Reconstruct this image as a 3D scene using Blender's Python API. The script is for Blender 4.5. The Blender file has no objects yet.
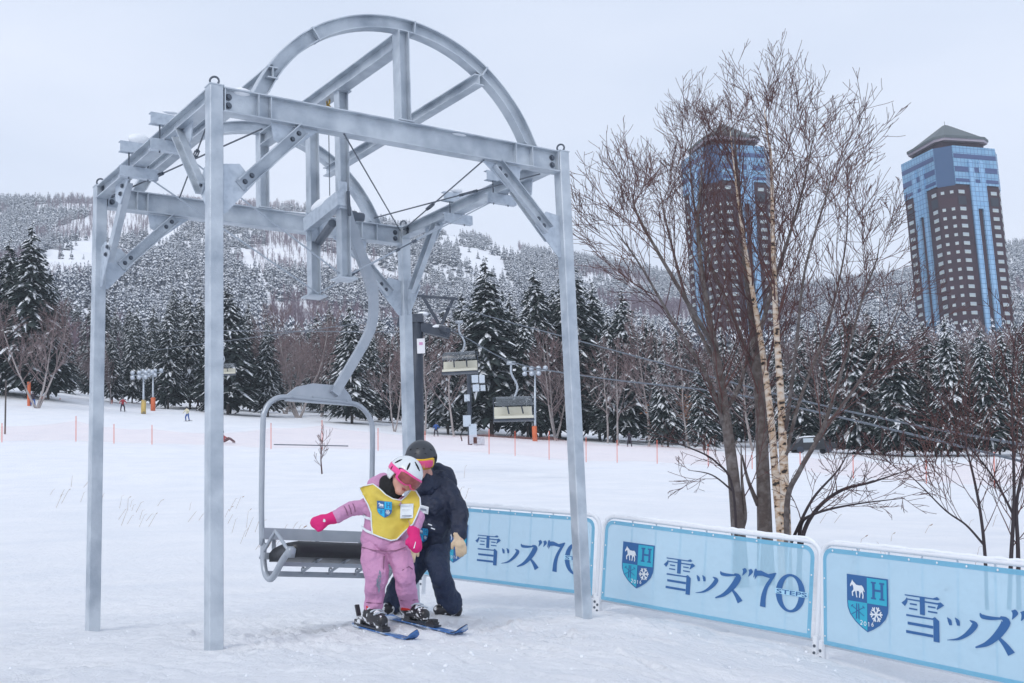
import bpy, bmesh, math, random
import numpy as np
from mathutils import Vector, Matrix, noise, geometry
from mathutils.bvhtree import BVHTree
R = math.radians
random.seed(7)
sc = bpy.context.scene
C = sc.collection

# ------------------------------------------------------------------ camera
FPX, PITCH, ROLL = 1231.8, .1724, .0411
cam = bpy.data.cameras.new('camera'); co = bpy.data.objects.new('camera', cam); C.objects.link(co); sc.camera = co
cam.sensor_width = 36; cam.lens = FPX * 36 / 1024; cam.clip_start = .05; cam.clip_end = 8000
cp, sp, cr, sr = math.cos(PITCH), math.sin(PITCH), math.cos(ROLL), math.sin(ROLL)
fw = Vector((0, cp, sp)); u0 = Vector((0, -sp, cp)); r0 = Vector((1, 0, 0))
rt = r0 * cr - u0 * sr; up = r0 * sr + u0 * cr
m = Matrix((rt, up, -fw)).transposed().to_4x4(); co.matrix_world = m

def P(px, py, Y):                                   # photo point at a chosen depth -> place in the world
    uu = (px - 512) / FPX; vv = (341.5 - py) / FPX
    u = uu * cr + vv * sr; v = -uu * sr + vv * cr
    d = Vector((u, cp - v * sp, sp + v * cp))
    return d * (Y / d.y)
FA = Vector((-1.943994, 7.8, 3.180216)); YAW = .6144; W = 2.925; D = 2.55
E1 = Vector((math.cos(YAW), math.sin(YAW), 0)); E2 = Vector((-math.sin(YAW), math.cos(YAW), 0)); E3 = Vector((0, 0, 1))
def F(u, v, z): return FA + E1 * u + E2 * v + E3 * z
def onv(px, py, v):                                 # photo point on the frame plane v
    d = P(px, py, 1.0); c = v + FA.dot(E2); return d * (c / d.dot(E2))
def onu(px, py, u):
    d = P(px, py, 1.0); c = u + FA.dot(E1); return d * (c / d.dot(E1))

# ------------------------------------------------------------------ materials
def mat(name, col, rough=.6, metal=0, bump=None, var=None, spec=None, speck=None, coat=0, trans=None):
    """bump=(scale,strength) var=(scale,colour2,lo,hi) speck=(scale,colour,threshold)"""
    M_ = bpy.data.materials.new(name); M_.use_nodes = True; nt = M_.node_tree; n = nt.nodes; l = nt.links
    b = n['Principled BSDF']; b.inputs['Base Color'].default_value = (*col, 1)
    b.inputs['Roughness'].default_value = rough; b.inputs['Metallic'].default_value = metal
    if spec is not None: b.inputs['Specular IOR Level'].default_value = spec
    if coat: b.inputs['Coat Weight'].default_value = coat
    tc = n.new('ShaderNodeTexCoord'); out = None
    if var:
        t = n.new('ShaderNodeTexNoise'); t.inputs['Scale'].default_value = var[0]; t.inputs['Detail'].default_value = 5
        l.new(tc.outputs['Object'], t.inputs['Vector'])
        r = n.new('ShaderNodeMapRange'); r.inputs[1].default_value = var[2]; r.inputs[2].default_value = var[3]
        l.new(t.outputs[0], r.inputs[0])
        mx = n.new('ShaderNodeMix'); mx.data_type = 'RGBA'; mx.inputs[6].default_value = (*col, 1); mx.inputs[7].default_value = (*var[1], 1)
        l.new(r.outputs[0], mx.inputs[0]); out = mx.outputs[2]
    if speck:
        t = n.new('ShaderNodeTexNoise'); t.inputs['Scale'].default_value = speck[0]; t.inputs['Detail'].default_value = 3
        l.new(tc.outputs['Object'], t.inputs['Vector'])
        r = n.new('ShaderNodeMapRange'); r.inputs[1].default_value = speck[2]; r.inputs[2].default_value = speck[2] + .04
        l.new(t.outputs[0], r.inputs[0])
        mx = n.new('ShaderNodeMix'); mx.data_type = 'RGBA'; mx.inputs[6].default_value = (*col, 1); mx.inputs[7].default_value = (*speck[1], 1)
        if out: l.new(out, mx.inputs[6])
        l.new(r.outputs[0], mx.inputs[0]); out = mx.outputs[2]
    if out: l.new(out, b.inputs['Base Color'])
    if bump:
        t = n.new('ShaderNodeTexNoise'); t.inputs['Scale'].default_value = bump[0]; t.inputs['Detail'].default_value = 6
        l.new(tc.outputs['Object'], t.inputs['Vector'])
        bp = n.new('ShaderNodeBump'); bp.inputs['Strength'].default_value = bump[1]; bp.inputs['Distance'].default_value = 1 / bump[0]
        l.new(t.outputs[0], bp.inputs['Height']); l.new(bp.outputs[0], b.inputs['Normal'])
    if trans is not None:
        tr = n.new('ShaderNodeBsdfTransparent'); ms = n.new('ShaderNodeMixShader'); ms.inputs[0].default_value = trans
        l.new(b.outputs[0], ms.inputs[1]); l.new(tr.outputs[0], ms.inputs[2])
        l.new(ms.outputs[0], n['Material Output'].inputs['Surface'])
    return M_
SNOW = (.85, .875, .91)
M = dict(
 galv=mat('galvanised_steel', (.55, .60, .65), .4, .3, (70, .2), (5, (.33, .38, .44), .38, .72)),
 galv2=mat('galvanised_plate', (.52, .58, .65), .45, .3, (50, .1), (22, (.41, .47, .54), .45, .7)),
 chair_paint=mat('chair_paint', (.42, .455, .50), .35, .3, None, (9, (.36, .4, .45), .4, .7)),
 dark_steel=mat('dark_steel', (.035, .045, .065), .5, .3, None, (2, (.06, .07, .09), .4, .7)),
 bolt=mat('bolt_steel', (.12, .14, .17), .45, .5),
 cable=mat('cable_steel', (.13, .15, .18), .5, .5),
 cable_l=mat('galvanised_rod', (.42, .47, .53), .45, .4),
 vinyl=mat('black_vinyl', (.018, .019, .023), .38, 0, (30, .1)),
 snow=mat('snow', SNOW, .65, 0, (9, .25)),
 white=mat('white_paint', (.78, .8, .83), .45),
 brass=mat('brass_hook', (.55, .36, .08), .4, .6, None, (40, (.3, .2, .08), .4, .7)),
 pink=mat('pink_cloth', (.60, .30, .49), .75, 0, (9, .5), (6, (.52, .25, .42), .4, .75)),
 pinkd=mat('pink_seam_and_shade', (.26, .12, .2), .8),  # dark pink for leg seams, and for painted shade in creases and under the hem
 magenta=mat('magenta_knit', (.66, .012, .17), .7, 0, (40, .3)),
 yellow=mat('yellow_vest', (.72, .56, .09), .75, 0, (10, .25), (5, (.62, .48, .08), .4, .7)),
 navy=mat('navy_cloth', (.010, .017, .042), .6, 0, (8, .6), (5, (.018, .028, .06), .4, .7)),
 navy2=mat('navy_trouser', (.014, .026, .066), .65, 0, (8, .6), (5, (.025, .04, .08), .4, .7)),
 skin=mat('skin', (.62, .33, .25), .5, 0, None, (8, (.68, .36, .3), .4, .7)),
 lips=mat('lips', (.4, .08, .09), .4),
 hair=mat('hair', (.02, .014, .012), .5, 0, (60, .5)),
 blackc=mat('black_fleece', (.01, .01, .012), .85),
 helmet_w=mat('white_helmet', (.72, .76, .78), .25, 0, coat=.4),
 helmet_d=mat('grey_helmet', (.045, .05, .06), .4, 0, (60, .05)),
 gpink=mat('goggle_pink', (.85, .07, .3), .35),
 lens_r=mat('goggle_lens_red', (.22, .05, .05), .12, .2, None, (18, (.35, .1, .09), .4, .6)),
 lens_g=mat('goggle_lens_gold', (.85, .10, .26), .15, .3, None, (16, (.8, .5, .05), .52, .6)),
 glove=mat('tan_leather', (.68, .53, .36), .6, 0, (25, .3)),
 boot=mat('black_boot', (.02, .02, .024), .35, 0, None, None, None, (20, (.8, .82, .85), .54)),
 red=mat('red_liner', (.6, .03, .02), .5),
 gold=mat('goggle_gold', (.75, .45, .04), .25, .3),
 ski=mat('ski_blue', (.05, .16, .42), .25, 0, None, (7, (.5, .58, .68), .52, .6)),
 ski_dark=mat('ski_edge', (.03, .035, .05), .3),
 binding=mat('binding', (.03, .03, .035), .4, 0, None, None, None, (13, (.75, .77, .8), .55)),
 print_blue=mat('print_blue', (.035, .13, .33), .6),
 print_teal=mat('print_teal', (.04, .42, .58), .6),
 print_white=mat('print_white', (.75, .8, .84), .6),
 orange=mat('orange_pole', (.7, .13, .07), .5),
 orange_pad=mat('orange_pad', (.62, .14, .05), .6),
 yellow_pad=mat('yellow_pad', (.6, .42, .12), .6, 0, None, (1.5, (.3, .25, .15), .5, .6)),
 net=mat('pink_net', (.8, .35, .3), .8, trans=.88),
 bark=mat('grey_bark', (.105, .085, .08), .9, 0, (25, .8), (11, (.2, .18, .175), .45, .7)),
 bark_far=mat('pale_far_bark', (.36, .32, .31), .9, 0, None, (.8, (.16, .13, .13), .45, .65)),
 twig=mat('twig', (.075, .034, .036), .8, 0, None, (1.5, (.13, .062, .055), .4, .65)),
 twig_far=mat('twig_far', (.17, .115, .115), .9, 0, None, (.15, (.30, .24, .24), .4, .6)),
 twig_dark=mat('dark_twig', (.04, .03, .035), .8),
 leaf_brown=mat('dry_leaf', (.34, .13, .05), .8),
 spruce=mat('spruce_green', (.022, .036, .036), .85, 0, None, (.9, (.045, .058, .052), .4, .7)),
 trunk=mat('spruce_bark', (.085, .07, .066), .9),
 reed=mat('dry_reed', (.34, .24, .17), .9),
 brick=mat('tower_brick', (.05, .02, .03), .8, 0, None, (.3, (.038, .017, .026), .4, .6)),
 slate=mat('tower_roof', (.10, .12, .125), .6), soffit=mat('soffit', (.42, .37, .42), .7),
 pane=mat('window_pane', (.42, .48, .52), .3, 0, None, (.35, (.5, .55, .52), .45, .6)),
 pane_dark=mat('dark_opening', (.02, .022, .035), .4),
 bubble=mat('bubble_hood', (.16, .18, .2), .2, 0, trans=.45),
 cushion=mat('pale_cushion', (.62, .6, .5), .6),
 lamp=mat('lamp_head', (.55, .6, .66), .3, .3),
 spandrel=mat('spandrel_glass', (.07, .10, .22), .25, .2), glassdark=mat('dark_glass', (.05, .10, .2), .2, .3),
 car=mat('dark_car', (.02, .022, .026), .3), coatred=mat('red_jacket', (.35, .03, .04), .7),
 coatdark=mat('dark_jacket', (.03, .02, .035), .7), coatcream=mat('cream_jacket', (.62, .58, .42), .7), coatblue=mat('blue_trousers', (.03, .09, .3), .7),
 sign=mat('sign_white', (.7, .7, .72), .5),
)
# bark of the white birch
def birch_mat():
    M_ = bpy.data.materials.new('birch_bark'); M_.use_nodes = True; nt = M_.node_tree; n = nt.nodes; l = nt.links; b = n['Principled BSDF']
    tc = n.new('ShaderNodeTexCoord'); mp = n.new('ShaderNodeMapping'); mp.inputs['Scale'].default_value = (9, 9, 17)
    l.new(tc.outputs['Object'], mp.inputs[0])
    a = n.new('ShaderNodeTexNoise'); a.inputs['Scale'].default_value = 1.2; a.inputs['Detail'].default_value = 5; l.new(mp.outputs[0], a.inputs[0])
    cr_ = n.new('ShaderNodeValToRGB'); e = cr_.color_ramp.elements
    e[0].position = .37; e[0].color = (.03, .024, .022, 1); e[1].position = .43; e[1].color = (.48, .33, .22, 1)
    x = e.new(.6); x.color = (.66, .58, .5, 1)
    l.new(a.outputs[0], cr_.inputs[0]); l.new(cr_.outputs[0], b.inputs['Base Color']); b.inputs['Roughness'].default_value = .75
    return M_
M['birch'] = birch_mat()
def glass_mat():
    M_ = bpy.data.materials.new('curtain_wall'); M_.use_nodes = True; nt = M_.node_tree; n = nt.nodes; l = nt.links; b = n['Principled BSDF']
    uv = n.new('ShaderNodeUVMap'); uv.uv_map = 'UVMap'
    br = n.new('ShaderNodeTexBrick'); br.offset = 0; br.inputs['Scale'].default_value = 1; br.inputs['Mortar Size'].default_value = .09
    br.inputs['Brick Width'].default_value = 1.5; br.inputs['Row Height'].default_value = 1.7
    br.inputs['Color1'].default_value = (.26, .47, .70, 1); br.inputs['Color2'].default_value = (.34, .55, .76, 1); br.inputs['Mortar'].default_value = (.12, .2, .33, 1)
    l.new(uv.outputs[0], br.inputs['Vector'])
    w = n.new('ShaderNodeTexWave'); w.bands_direction = 'Y'; w.inputs['Scale'].default_value = .052; l.new(uv.outputs[0], w.inputs[0])
    mx = n.new('ShaderNodeMix'); mx.data_type = 'RGBA'; mx.blend_type = 'MULTIPLY'; mx.inputs[7].default_value = (.45, .45, .6, 1)
    l.new(br.outputs[0], mx.inputs[6]); l.new(w.outputs[1], mx.inputs[0])
    l.new(br.outputs[0], b.inputs['Base Color']); b.inputs['Roughness'].default_value = .22; b.inputs['Metallic'].default_value = .35
    return M_
M['glass'] = glass_mat()
M['glass_crown'] = M['glass'].copy(); _b = [x for x in M['glass_crown'].node_tree.nodes if x.type == 'TEX_BRICK'][0]; _b.inputs['Color1'].default_value = (.20, .38, .56, 1); _b.inputs['Color2'].default_value = (.27, .46, .64, 1)
def fabric_mat(name, col, tr):
    M_ = bpy.data.materials.new(name); M_.use_nodes = True; nt = M_.node_tree; n = nt.nodes; l = nt.links; b = n['Principled BSDF']
    b.inputs['Base Color'].default_value = (*col, 1); b.inputs['Roughness'].default_value = .6
    tc = n.new('ShaderNodeTexCoord'); z_ = n.new('ShaderNodeTexNoise'); z_.inputs['Scale'].default_value = 3.5; z_.inputs['Detail'].default_value = 3; l.new(tc.outputs['Object'], z_.inputs[0]); bp = n.new('ShaderNodeBump'); bp.inputs['Strength'].default_value = .7; bp.inputs['Distance'].default_value = .05; l.new(z_.outputs[0], bp.inputs['Height']); l.new(bp.outputs[0], b.inputs['Normal'])
    t = n.new('ShaderNodeBsdfTranslucent'); t.inputs[0].default_value = (*col, 1)
    m1 = n.new('ShaderNodeMixShader'); m1.inputs[0].default_value = .3; l.new(b.outputs[0], m1.inputs[1]); l.new(t.outputs[0], m1.inputs[2])
    x = n.new('ShaderNodeBsdfTransparent'); m2 = n.new('ShaderNodeMixShader'); m2.inputs[0].default_value = tr
    l.new(m1.outputs[0], m2.inputs[1]); l.new(x.outputs[0], m2.inputs[2]); l.new(m2.outputs[0], n['Material Output'].inputs['Surface'])
    return M_
M['banner'] = fabric_mat('banner_mesh', (.46, .70, .84), .2)
M['banner_edge'] = fabric_mat('banner_hem', (.24, .56, .74), .08)

# ------------------------------------------------------------------ object helpers
def off(o):
    v = Vector((0, 0, 0))
    while o: v += o.location; o = o.parent
    return v
def tag(o, label=None, cat=None, group=None, kind=None):
    if label: o['label'] = label
    if cat: o['category'] = cat
    if group: o['group'] = group
    if kind: o['kind'] = kind
    return o
def thing(name, loc, label, cat, group=None):
    o = bpy.data.objects.new(name, None); C.objects.link(o); o.location = loc; o.empty_display_size = .2
    return tag(o, label, cat, group)
def frm(d, upv=E3):
    z = d.normalized(); x = upv.cross(z)
    if x.length < 1e-4: x = Vector((1, 0, 0)).cross(z)
    x.normalize(); return x, z.cross(x), z
class MB:
    def __init__(s): s.v = []; s.f = []; s.mi = []; s.cur = 0
    def add(s, vs, fs):
        k = len(s.v); s.v += [tuple(a) for a in vs]; s.f += [tuple(i + k for i in f) for f in fs]; s.mi += [s.cur] * len(fs); return s
    def box(s, c, ax, ay, az):                      # centre and three half-axis vectors
        c = Vector(c); vs = [c + ax * i + ay * j + az * k for k in (-1, 1) for j in (-1, 1) for i in (-1, 1)]
        return s.add(vs, [(0, 2, 3, 1), (4, 5, 7, 6), (0, 1, 5, 4), (2, 6, 7, 3), (0, 4, 6, 2), (1, 3, 7, 5)])
    def bar(s, a, b, w, h, upv=E3):                 # box from a to b
        a, b = Vector(a), Vector(b); x, y, z = frm(b - a, upv); return s.box((a + b) / 2, x * w / 2, y * h / 2, (b - a) / 2)
    def prof(s, a, b, pts, upv=E3):                 # extrude closed profile (x side, y up)
        a, b = Vector(a), Vector(b); x, y, z = frm(b - a, upv); n = len(pts)
        vs = [a + x * p[0] + y * p[1] for p in pts] + [b + x * p[0] + y * p[1] for p in pts]
        return s.add(vs, [(i, (i + 1) % n, n + (i + 1) % n, n + i) for i in range(n)] + [tuple(range(n))[::-1], tuple(range(n, 2 * n))])
    def tube(s, pts, r, n=8, cap=True, ref=None):
        pts = [Vector(p) for p in pts]; m_ = len(pts); rs = r if isinstance(r, (list, tuple)) else [r] * m_
        k = len(s.v); px_ = None
        for i, p in enumerate(pts):
            t = (pts[min(i + 1, m_ - 1)] - pts[max(i - 1, 0)]).normalized()
            if px_ is None: px_ = frm(t)[0]
            px_ = (px_ - t * px_.dot(t)); px_ = px_.normalized() if px_.length > 1e-6 else frm(t)[0]
            py_ = t.cross(px_)
            for j in range(n):
                a = 2 * math.pi * j / n; s.v.append(tuple(p + (px_ * math.cos(a) + py_ * math.sin(a)) * rs[i]))
        nf = 0
        for i in range(m_ - 1):
            for j in range(n):
                q = (j + 1) % n; s.f.append((k + i * n + j, k + i * n + q, k + (i + 1) * n + q, k + (i + 1) * n + j)); nf += 1
        if cap: s.f.append(tuple(range(k, k + n))[::-1]); s.f.append(tuple(range(k + (m_ - 1) * n, k + m_ * n))); nf += 2
        s.mi += [s.cur] * nf; return s
    def ell(s, c, rx, ry, rz, n=10, m_=7, rnd=0):   # ellipsoid with axis vectors
        c = Vector(c); vs = [c + rz]; 
        for i in range(1, m_):
            th = math.pi * i / m_
            for j in range(n):
                a = 2 * math.pi * j / n; q = 1 + (random.random() - .5) * rnd
                vs.append(c + (rx * math.cos(a) * math.sin(th) + ry * math.sin(a) * math.sin(th) + rz * math.cos(th)) * q)
        vs.append(c - rz); fs = [(0, 1 + j, 1 + (j + 1) % n) for j in range(n)]
        for i in range(m_ - 2):
            for j in range(n): a = 1 + i * n; q = (j + 1) % n; fs.append((a + j, a + n + j, a + n + q, a + q))
        a = 1 + (m_ - 2) * n; L = len(vs) - 1; fs += [(a + j, L, a + (j + 1) % n) for j in range(n)]
        return s.add(vs, fs)
    def sph(s, c, r, n=10, m_=7, rnd=0): return s.ell(c, Vector((r, 0, 0)), Vector((0, r, 0)), Vector((0, 0, r)), n, m_, rnd)
    def ring(s, c, ax, R_, r, n=16, k=6):
        x, y, z = frm(Vector(ax)); c = Vector(c); pts = [c + (x * math.cos(2 * math.pi * i / n) + y * math.sin(2 * math.pi * i / n)) * R_ for i in range(n + 1)]
        return s.tube(pts, r, k, False)
    def mesh(s, name, mats, smooth=False, o_=Vector((0, 0, 0))):
        me = bpy.data.meshes.new(name); v = np.array(s.v) - np.array(o_) if len(s.v) else np.zeros((0, 3))
        me.from_pydata(v.tolist(), [], s.f)
        for q in (mats if isinstance(mats, (list, tuple)) else [mats]): me.materials.append(q)
        if isinstance(mats, (list, tuple)) and len(mats) > 1: me.polygons.foreach_set('material_index', s.mi)
        if smooth: me.polygons.foreach_set('use_smooth', [True] * len(me.polygons))
        me.update(); return me
    def build(s, name, m_, parent=None, smooth=False):
        me = s.mesh(name, m_, smooth, off(parent) if parent else Vector((0, 0, 0)))
        o = bpy.data.objects.new(name, me); C.objects.link(o)
        if parent: o.parent = parent
        return o
def top(mb, name, m_, label, cat, group=None, base=None, smooth=False):   # a thing that is one mesh; origin at base
    b = Vector(base) if base is not None else Vector(mb.v[0]); me = mb.mesh(name, m_, smooth, b)
    o = bpy.data.objects.new(name, me); C.objects.link(o); o.location = b; return tag(o, label, cat, group)
def copy_tree(o, parent=None):
    c = o.copy(); C.objects.link(c); c.parent = parent
    for ch in list(o.children): copy_tree(ch, c)
    return c
def bez(pts, n=8):                                   # Catmull-Rom through points
    pts = [Vector(p) for p in pts]; q = [pts[0] * 2 - pts[1]] + pts + [pts[-1] * 2 - pts[-2]]; o = []
    for i in range(1, len(q) - 2):
        for k in range(n):
            t = k / n; a, b, c, d = q[i - 1], q[i], q[i + 1], q[i + 2]
            o.append(.5 * ((2 * b) + (c - a) * t + (2 * a - 5 * b + 4 * c - d) * t * t + (3 * b - a - 3 * c + d) * t ** 3))
    return o + [pts[-1]]
def lerpl(a, n):                                     # stretch radius list
    m_ = len(a); return [a[int(min(t, m_ - 1.0001))] * (1 - (t - int(min(t, m_ - 1.0001)))) + a[int(min(t, m_ - 1.0001)) + 1] * (t - int(min(t, m_ - 1.0001))) for t in [i * (m_ - 1) / (n - 1) for i in range(n)]]
IPROF = lambda w, h, t: [(-w/2, -h/2), (w/2, -h/2), (w/2, -h/2+t), (t/2, -h/2+t), (t/2, h/2-t), (w/2, h/2-t), (w/2, h/2), (-w/2, h/2), (-w/2, h/2-t), (-t/2, h/2-t), (-t/2, -h/2+t), (-w/2, -h/2+t)]
CPROF = lambda w, h, t: [(-w/2, -h/2), (w/2, -h/2), (w/2, -h/2+t), (-w/2+t, -h/2+t), (-w/2+t, h/2-t), (w/2, h/2-t), (w/2, h/2), (-w/2, h/2)]

#==TERRAIN
# ------------------------------------------------------------------ terrain
hy = lambda px: 556 - (px - 512) * .0411
COLS = [-250, 0, 150, 300, 450, 600, 750, 900, 1024, 1250]
NEAR = {1: [-1.1] * 10, 2.6: [-.62] * 5 + [-.62, -.7, -.8, -.9, -1.],
 4: [-.48, -.48, -.48, -.48, -.49, -.5, -.62, -.76, -.87, -1.05], 6: [-.48, -.48, -.48, -.48, -.5, -.53, -.68, -.86, -.98, -1.15],
 8: [-.47, -.47, -.47, -.5, -.53, -.55, -.73, -.93, -1.02, -1.2], 10: [-.45, -.45, -.46, -.48, -.49, -.53, -.72, -.91, -1., -1.15],
 12: [-.42, -.42, -.44, -.45, -.45, -.47, -.6, -.8, -.9, -1.], 15: [-.25, -.28, -.3, -.32, -.33, -.32, -.4, -.6, -.7, -.8]}
FAR = {20: [566, 565, 563, 560, 553, 549, 550, 556, 557, 550], 30: [530, 530, 528, 525, 520, 519, 520, 525, 526, 518], 50: [492, 493, 493, 492, 490, 488, 491, 497, 497, 488],
 85: [450, 453, 455, 458, 460, 465, 468, 473, 475, 468], 120: [415, 424, 430, 437, 444, 450, 455, 459, 458, 450], 160: [380, 391, 412, 422, 433, 443, 449, 452, 453, 445],
 230: [362, 376, 396, 406, 416, 425, 430, 430, 430, 420], 330: [335, 350, 362, 372, 382, 390, 395, 390, 385, 370], 500: [295, 310, 322, 332, 342, 352, 362, 352, 342, 330],
 750: [255, 268, 272, 280, 297, 310, 328, 315, 300, 285], 1050: [220, 228, 230, 236, 254, 280, 308, 290, 268, 255], 1350: [192, 200, 199, 207, 231, 264, 298, 282, 248, 235],
 1700: [245, 250, 250, 250, 270, 300, 320, 310, 290, 275]}
rows = sorted(list(NEAR) + list(FAR)); TAB = []
for y in rows:
    TAB.append([(NEAR[y][i]) if y in NEAR else (hy(COLS[i]) - FAR[y][i]) / FPX * y for i in range(len(COLS))])
TAB = np.array(TAB); LR = np.log(np.array(rows)); CC = np.array(COLS, float)
def cr1(x, xs, T):          # PCHIP-like weights along first axis, vectorised
    x = np.clip(x, xs[0], xs[-1]); i = np.clip(np.searchsorted(xs, x) - 1, 0, len(xs) - 2)
    h = xs[i + 1] - xs[i]; t = (x - xs[i]) / h
    dl = (T[1:] - T[:-1]) / (xs[1:] - xs[:-1])[:, None]
    m_ = np.zeros_like(T); a, b = dl[:-1], dl[1:]; s = (a * b) > 0
    m_[1:-1] = np.where(s, 2 * a * b / np.where(s, a + b, 1), (a + b) * .25); m_[0] = dl[0]; m_[-1] = dl[-1]
    t = t[:, None]; h = h[:, None]
    return (2*t**3-3*t**2+1)*T[i] + (t**3-2*t**2+t)*h*m_[i] + (-2*t**3+3*t**2)*T[i+1] + (t**3-t**2)*h*m_[i+1]
def table(px, Y):
    A = cr1(np.log(np.maximum(Y, 1.0)), LR, TAB)          # N x cols
    x = np.clip(px, CC[0], CC[-1]); i = np.clip(np.searchsorted(CC, x) - 1, 0, len(CC) - 2)
    t = (x - CC[i]) / (CC[i + 1] - CC[i]); n = np.arange(len(x)); t2 = t * t * (3 - 2 * t) * .35 + t * .65
    return A[n, i] * (1 - t2) + A[n, i + 1] * t2
def vnoise(x, y, seed=0):
    xi = np.floor(x).astype(np.int64); yi = np.floor(y).astype(np.int64); fx = x - xi; fy = y - yi
    def hsh(a, b):
        h = (a * 374761393 + b * 668265263 + seed * 982451653) & 0xffffffff; h = ((h ^ (h >> 13)) * 1274126177) & 0xffffffff
        return ((h ^ (h >> 16)) & 0xffff) / 65535.
    fx = fx * fx * (3 - 2 * fx); fy = fy * fy * (3 - 2 * fy)
    return (hsh(xi, yi) * (1 - fx) + hsh(xi + 1, yi) * fx) * (1 - fy) + (hsh(xi, yi + 1) * (1 - fx) + hsh(xi + 1, yi + 1) * fx) * fy - .5
_r = random.Random(4); PR = []
for _ in range(190):
    if _r.random() < .55: c_x, c_y = _r.gauss(-.75, .9), _r.gauss(9.2, .9)
    else: c_x, c_y = _r.uniform(-3.2, 2.2), _r.uniform(5.2, 12)
    PR.append((c_x, c_y, _r.uniform(0, 3.14), _r.uniform(.012, .035)))
TRK = [((-.95, 8.9), (1.6, 5.0)), ((-1.05, 9.0), (.9, 5.2)), ((-1.2, 8.7), (.3, 5.0)), ((-.6, 8.6), (2.4, 5.6)), ((-2.2, 10.5), (-.4, 5.2)), ((-1.3, 11.), (.8, 6.))]
def hfun(X, Y, detail=True):
    z = hbase(X, Y, detail); X = np.atleast_1d(np.asarray(X, float)); Y = np.atleast_1d(np.asarray(Y, float))
    if CTRL:                                         # snow packed level under skis, boots and columns
        num = 0; den = 1e-9
        for (x, y, c, r) in CTRL: w = np.exp(-((X - x) ** 2 + (Y - y) ** 2) / (r * r)); num = num + w * c; den = den + w
        z = z + num / den * np.minimum(1, den)
    if detail and len(z) > 50:
        S_ = np.where((np.abs(X) < 4) & (Y > 4.5) & (Y < 13))[0]; x, y, dz = X[S_], Y[S_], np.zeros(len(S_))
        for (a, b, t, d) in PR:
            u = (x - a) * math.cos(t) + (y - b) * math.sin(t); v = -(x - a) * math.sin(t) + (y - b) * math.cos(t); q = (u / .15) ** 2 + (v / .065) ** 2
            dz += -d * np.exp(-q ** 2) + .45 * d * np.exp(-(q - 1.7) ** 2 * 2)
        for (a, b), (c, e) in TRK:
            L_ = math.hypot(c - a, e - b); t = ((x - a) * (c - a) + (y - b) * (e - b)) / L_; v = ((x - a) * (e - b) - (y - b) * (c - a)) / L_ + .06 * np.sin(t * 1.3)
            q = (v / .035) ** 2; dz += np.where((t > 0) & (t < L_), -.014 * np.exp(-q ** 2) + .006 * np.exp(-(q - 2.) ** 2), 0)
        near_ = np.zeros(len(S_))
        for (cx, cy, c, r) in CTRL: near_ = np.maximum(near_, np.exp(-((x - cx) ** 2 + (y - cy) ** 2) / (.16 ** 2)))
        z[S_] += dz * (1 - near_)
    return z
def hbase(X, Y, detail=True):
    X = np.atleast_1d(np.asarray(X, float)); Y = np.atleast_1d(np.asarray(Y, float))
    r = np.hypot(X, Y); az = np.arctan2(X, np.maximum(Y, 1e-6)); az = np.where(Y <= 0, np.sign(X) * 1.57, az)
    azc = np.clip(az, -.6, .6); z = table(512 + FPX * np.tan(azc), r * np.cos(azc))
    if detail:
        far = np.clip((r - 200) / 400, 0, 1)
        z = z + far * (vnoise(X / 120, Y / 120, 3) * 22 + vnoise(X / 45, Y / 45, 4) * 8) * np.clip((1340 - r) / 300, 0.25, 1)
        z = z + vnoise(X / 9, Y / 9, 5) * .35 * np.clip((r - 18) / 30, 0, 1)
        n = np.clip(1.2 - np.abs(r - 9) / 14, 0, 1) * (.4 + .6 * (vnoise(X / 1.3, Y / 1.3, 9) + .5))
        tr = vnoise(X / .42, Y / .42, 11); z = z + n * (tr * .05 + vnoise(X / .17, Y / .17, 12) * .04 + vnoise(X / .07, Y / .07, 13) * .018)
        z = z + vnoise(X / 2.2, Y / 2.2, 6) * .06 * np.clip((r - 9) / 8, 0, 1)
    return z
CTRL = []
def gz(x, y): return float(hfun(x, y)[0])
def G(px, Y):                                        # ground point seen in image column px at depth Y (row found by iteration)
    py = 450.
    for _ in range(12):
        p = P(px, py, Y); z = gz(p.x, p.y); py -= (z - p.z) / Y * FPX * .98
    return Vector((p.x, p.y, z))
s1a, s1b, s2a, s2b = P(356, 625.5, 8.77), P(418, 642, 8.1), P(389, 617.5, 8.95), P(468, 636.5, 8.2)
cp_ = [(s1a.lerp(s1b, t), .22) for t in (0, .33, .66, 1)] + [(s2a.lerp(s2b, t), .22) for t in (0, .33, .66, 1)] + [(P(450, 615.5, 9.8), .3), (P(392, 614, 9.8), .3), (F(0, 0, -3.675), .5), (F(W, 0, -3.66), .4), (F(0, D, -3.62), .5), (F(W, D, -3.64), .4)]
C0 = np.array([hbase(p_.x, p_.y)[0] for p_, r_ in cp_]); A_ = np.array([[math.exp(-((a.x - b.x) ** 2 + (a.y - b.y) ** 2) / (rb * rb)) for b, rb in cp_] for a, ra in cp_]); T_ = np.array([p_.z - .004 for p_, _ in cp_]) - C0
CTRL += [(p_.x, p_.y, float(T_[i]), r_) for i, (p_, r_) in enumerate(cp_)]
az = np.concatenate([np.linspace(-math.pi, -.62, 40, endpoint=False), np.linspace(-.62, -.46, 20, endpoint=False), np.linspace(-.46, .46, 620, endpoint=False), np.linspace(.46, .62, 20, endpoint=False), np.linspace(.62, math.pi, 41)])
rr = np.concatenate([[.05, .5], np.geomspace(1, 4, 24, endpoint=False), np.geomspace(4, 16, 300, endpoint=False), np.geomspace(16, 200, 130, endpoint=False), np.geomspace(200, 1640, 100)])
AZ, RR = np.meshgrid(az, rr); X = (RR * np.sin(AZ)).ravel(); Y = (RR * np.cos(AZ)).ravel()
Z = hfun(X, Y); nA = len(az); nR = len(rr)
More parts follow.
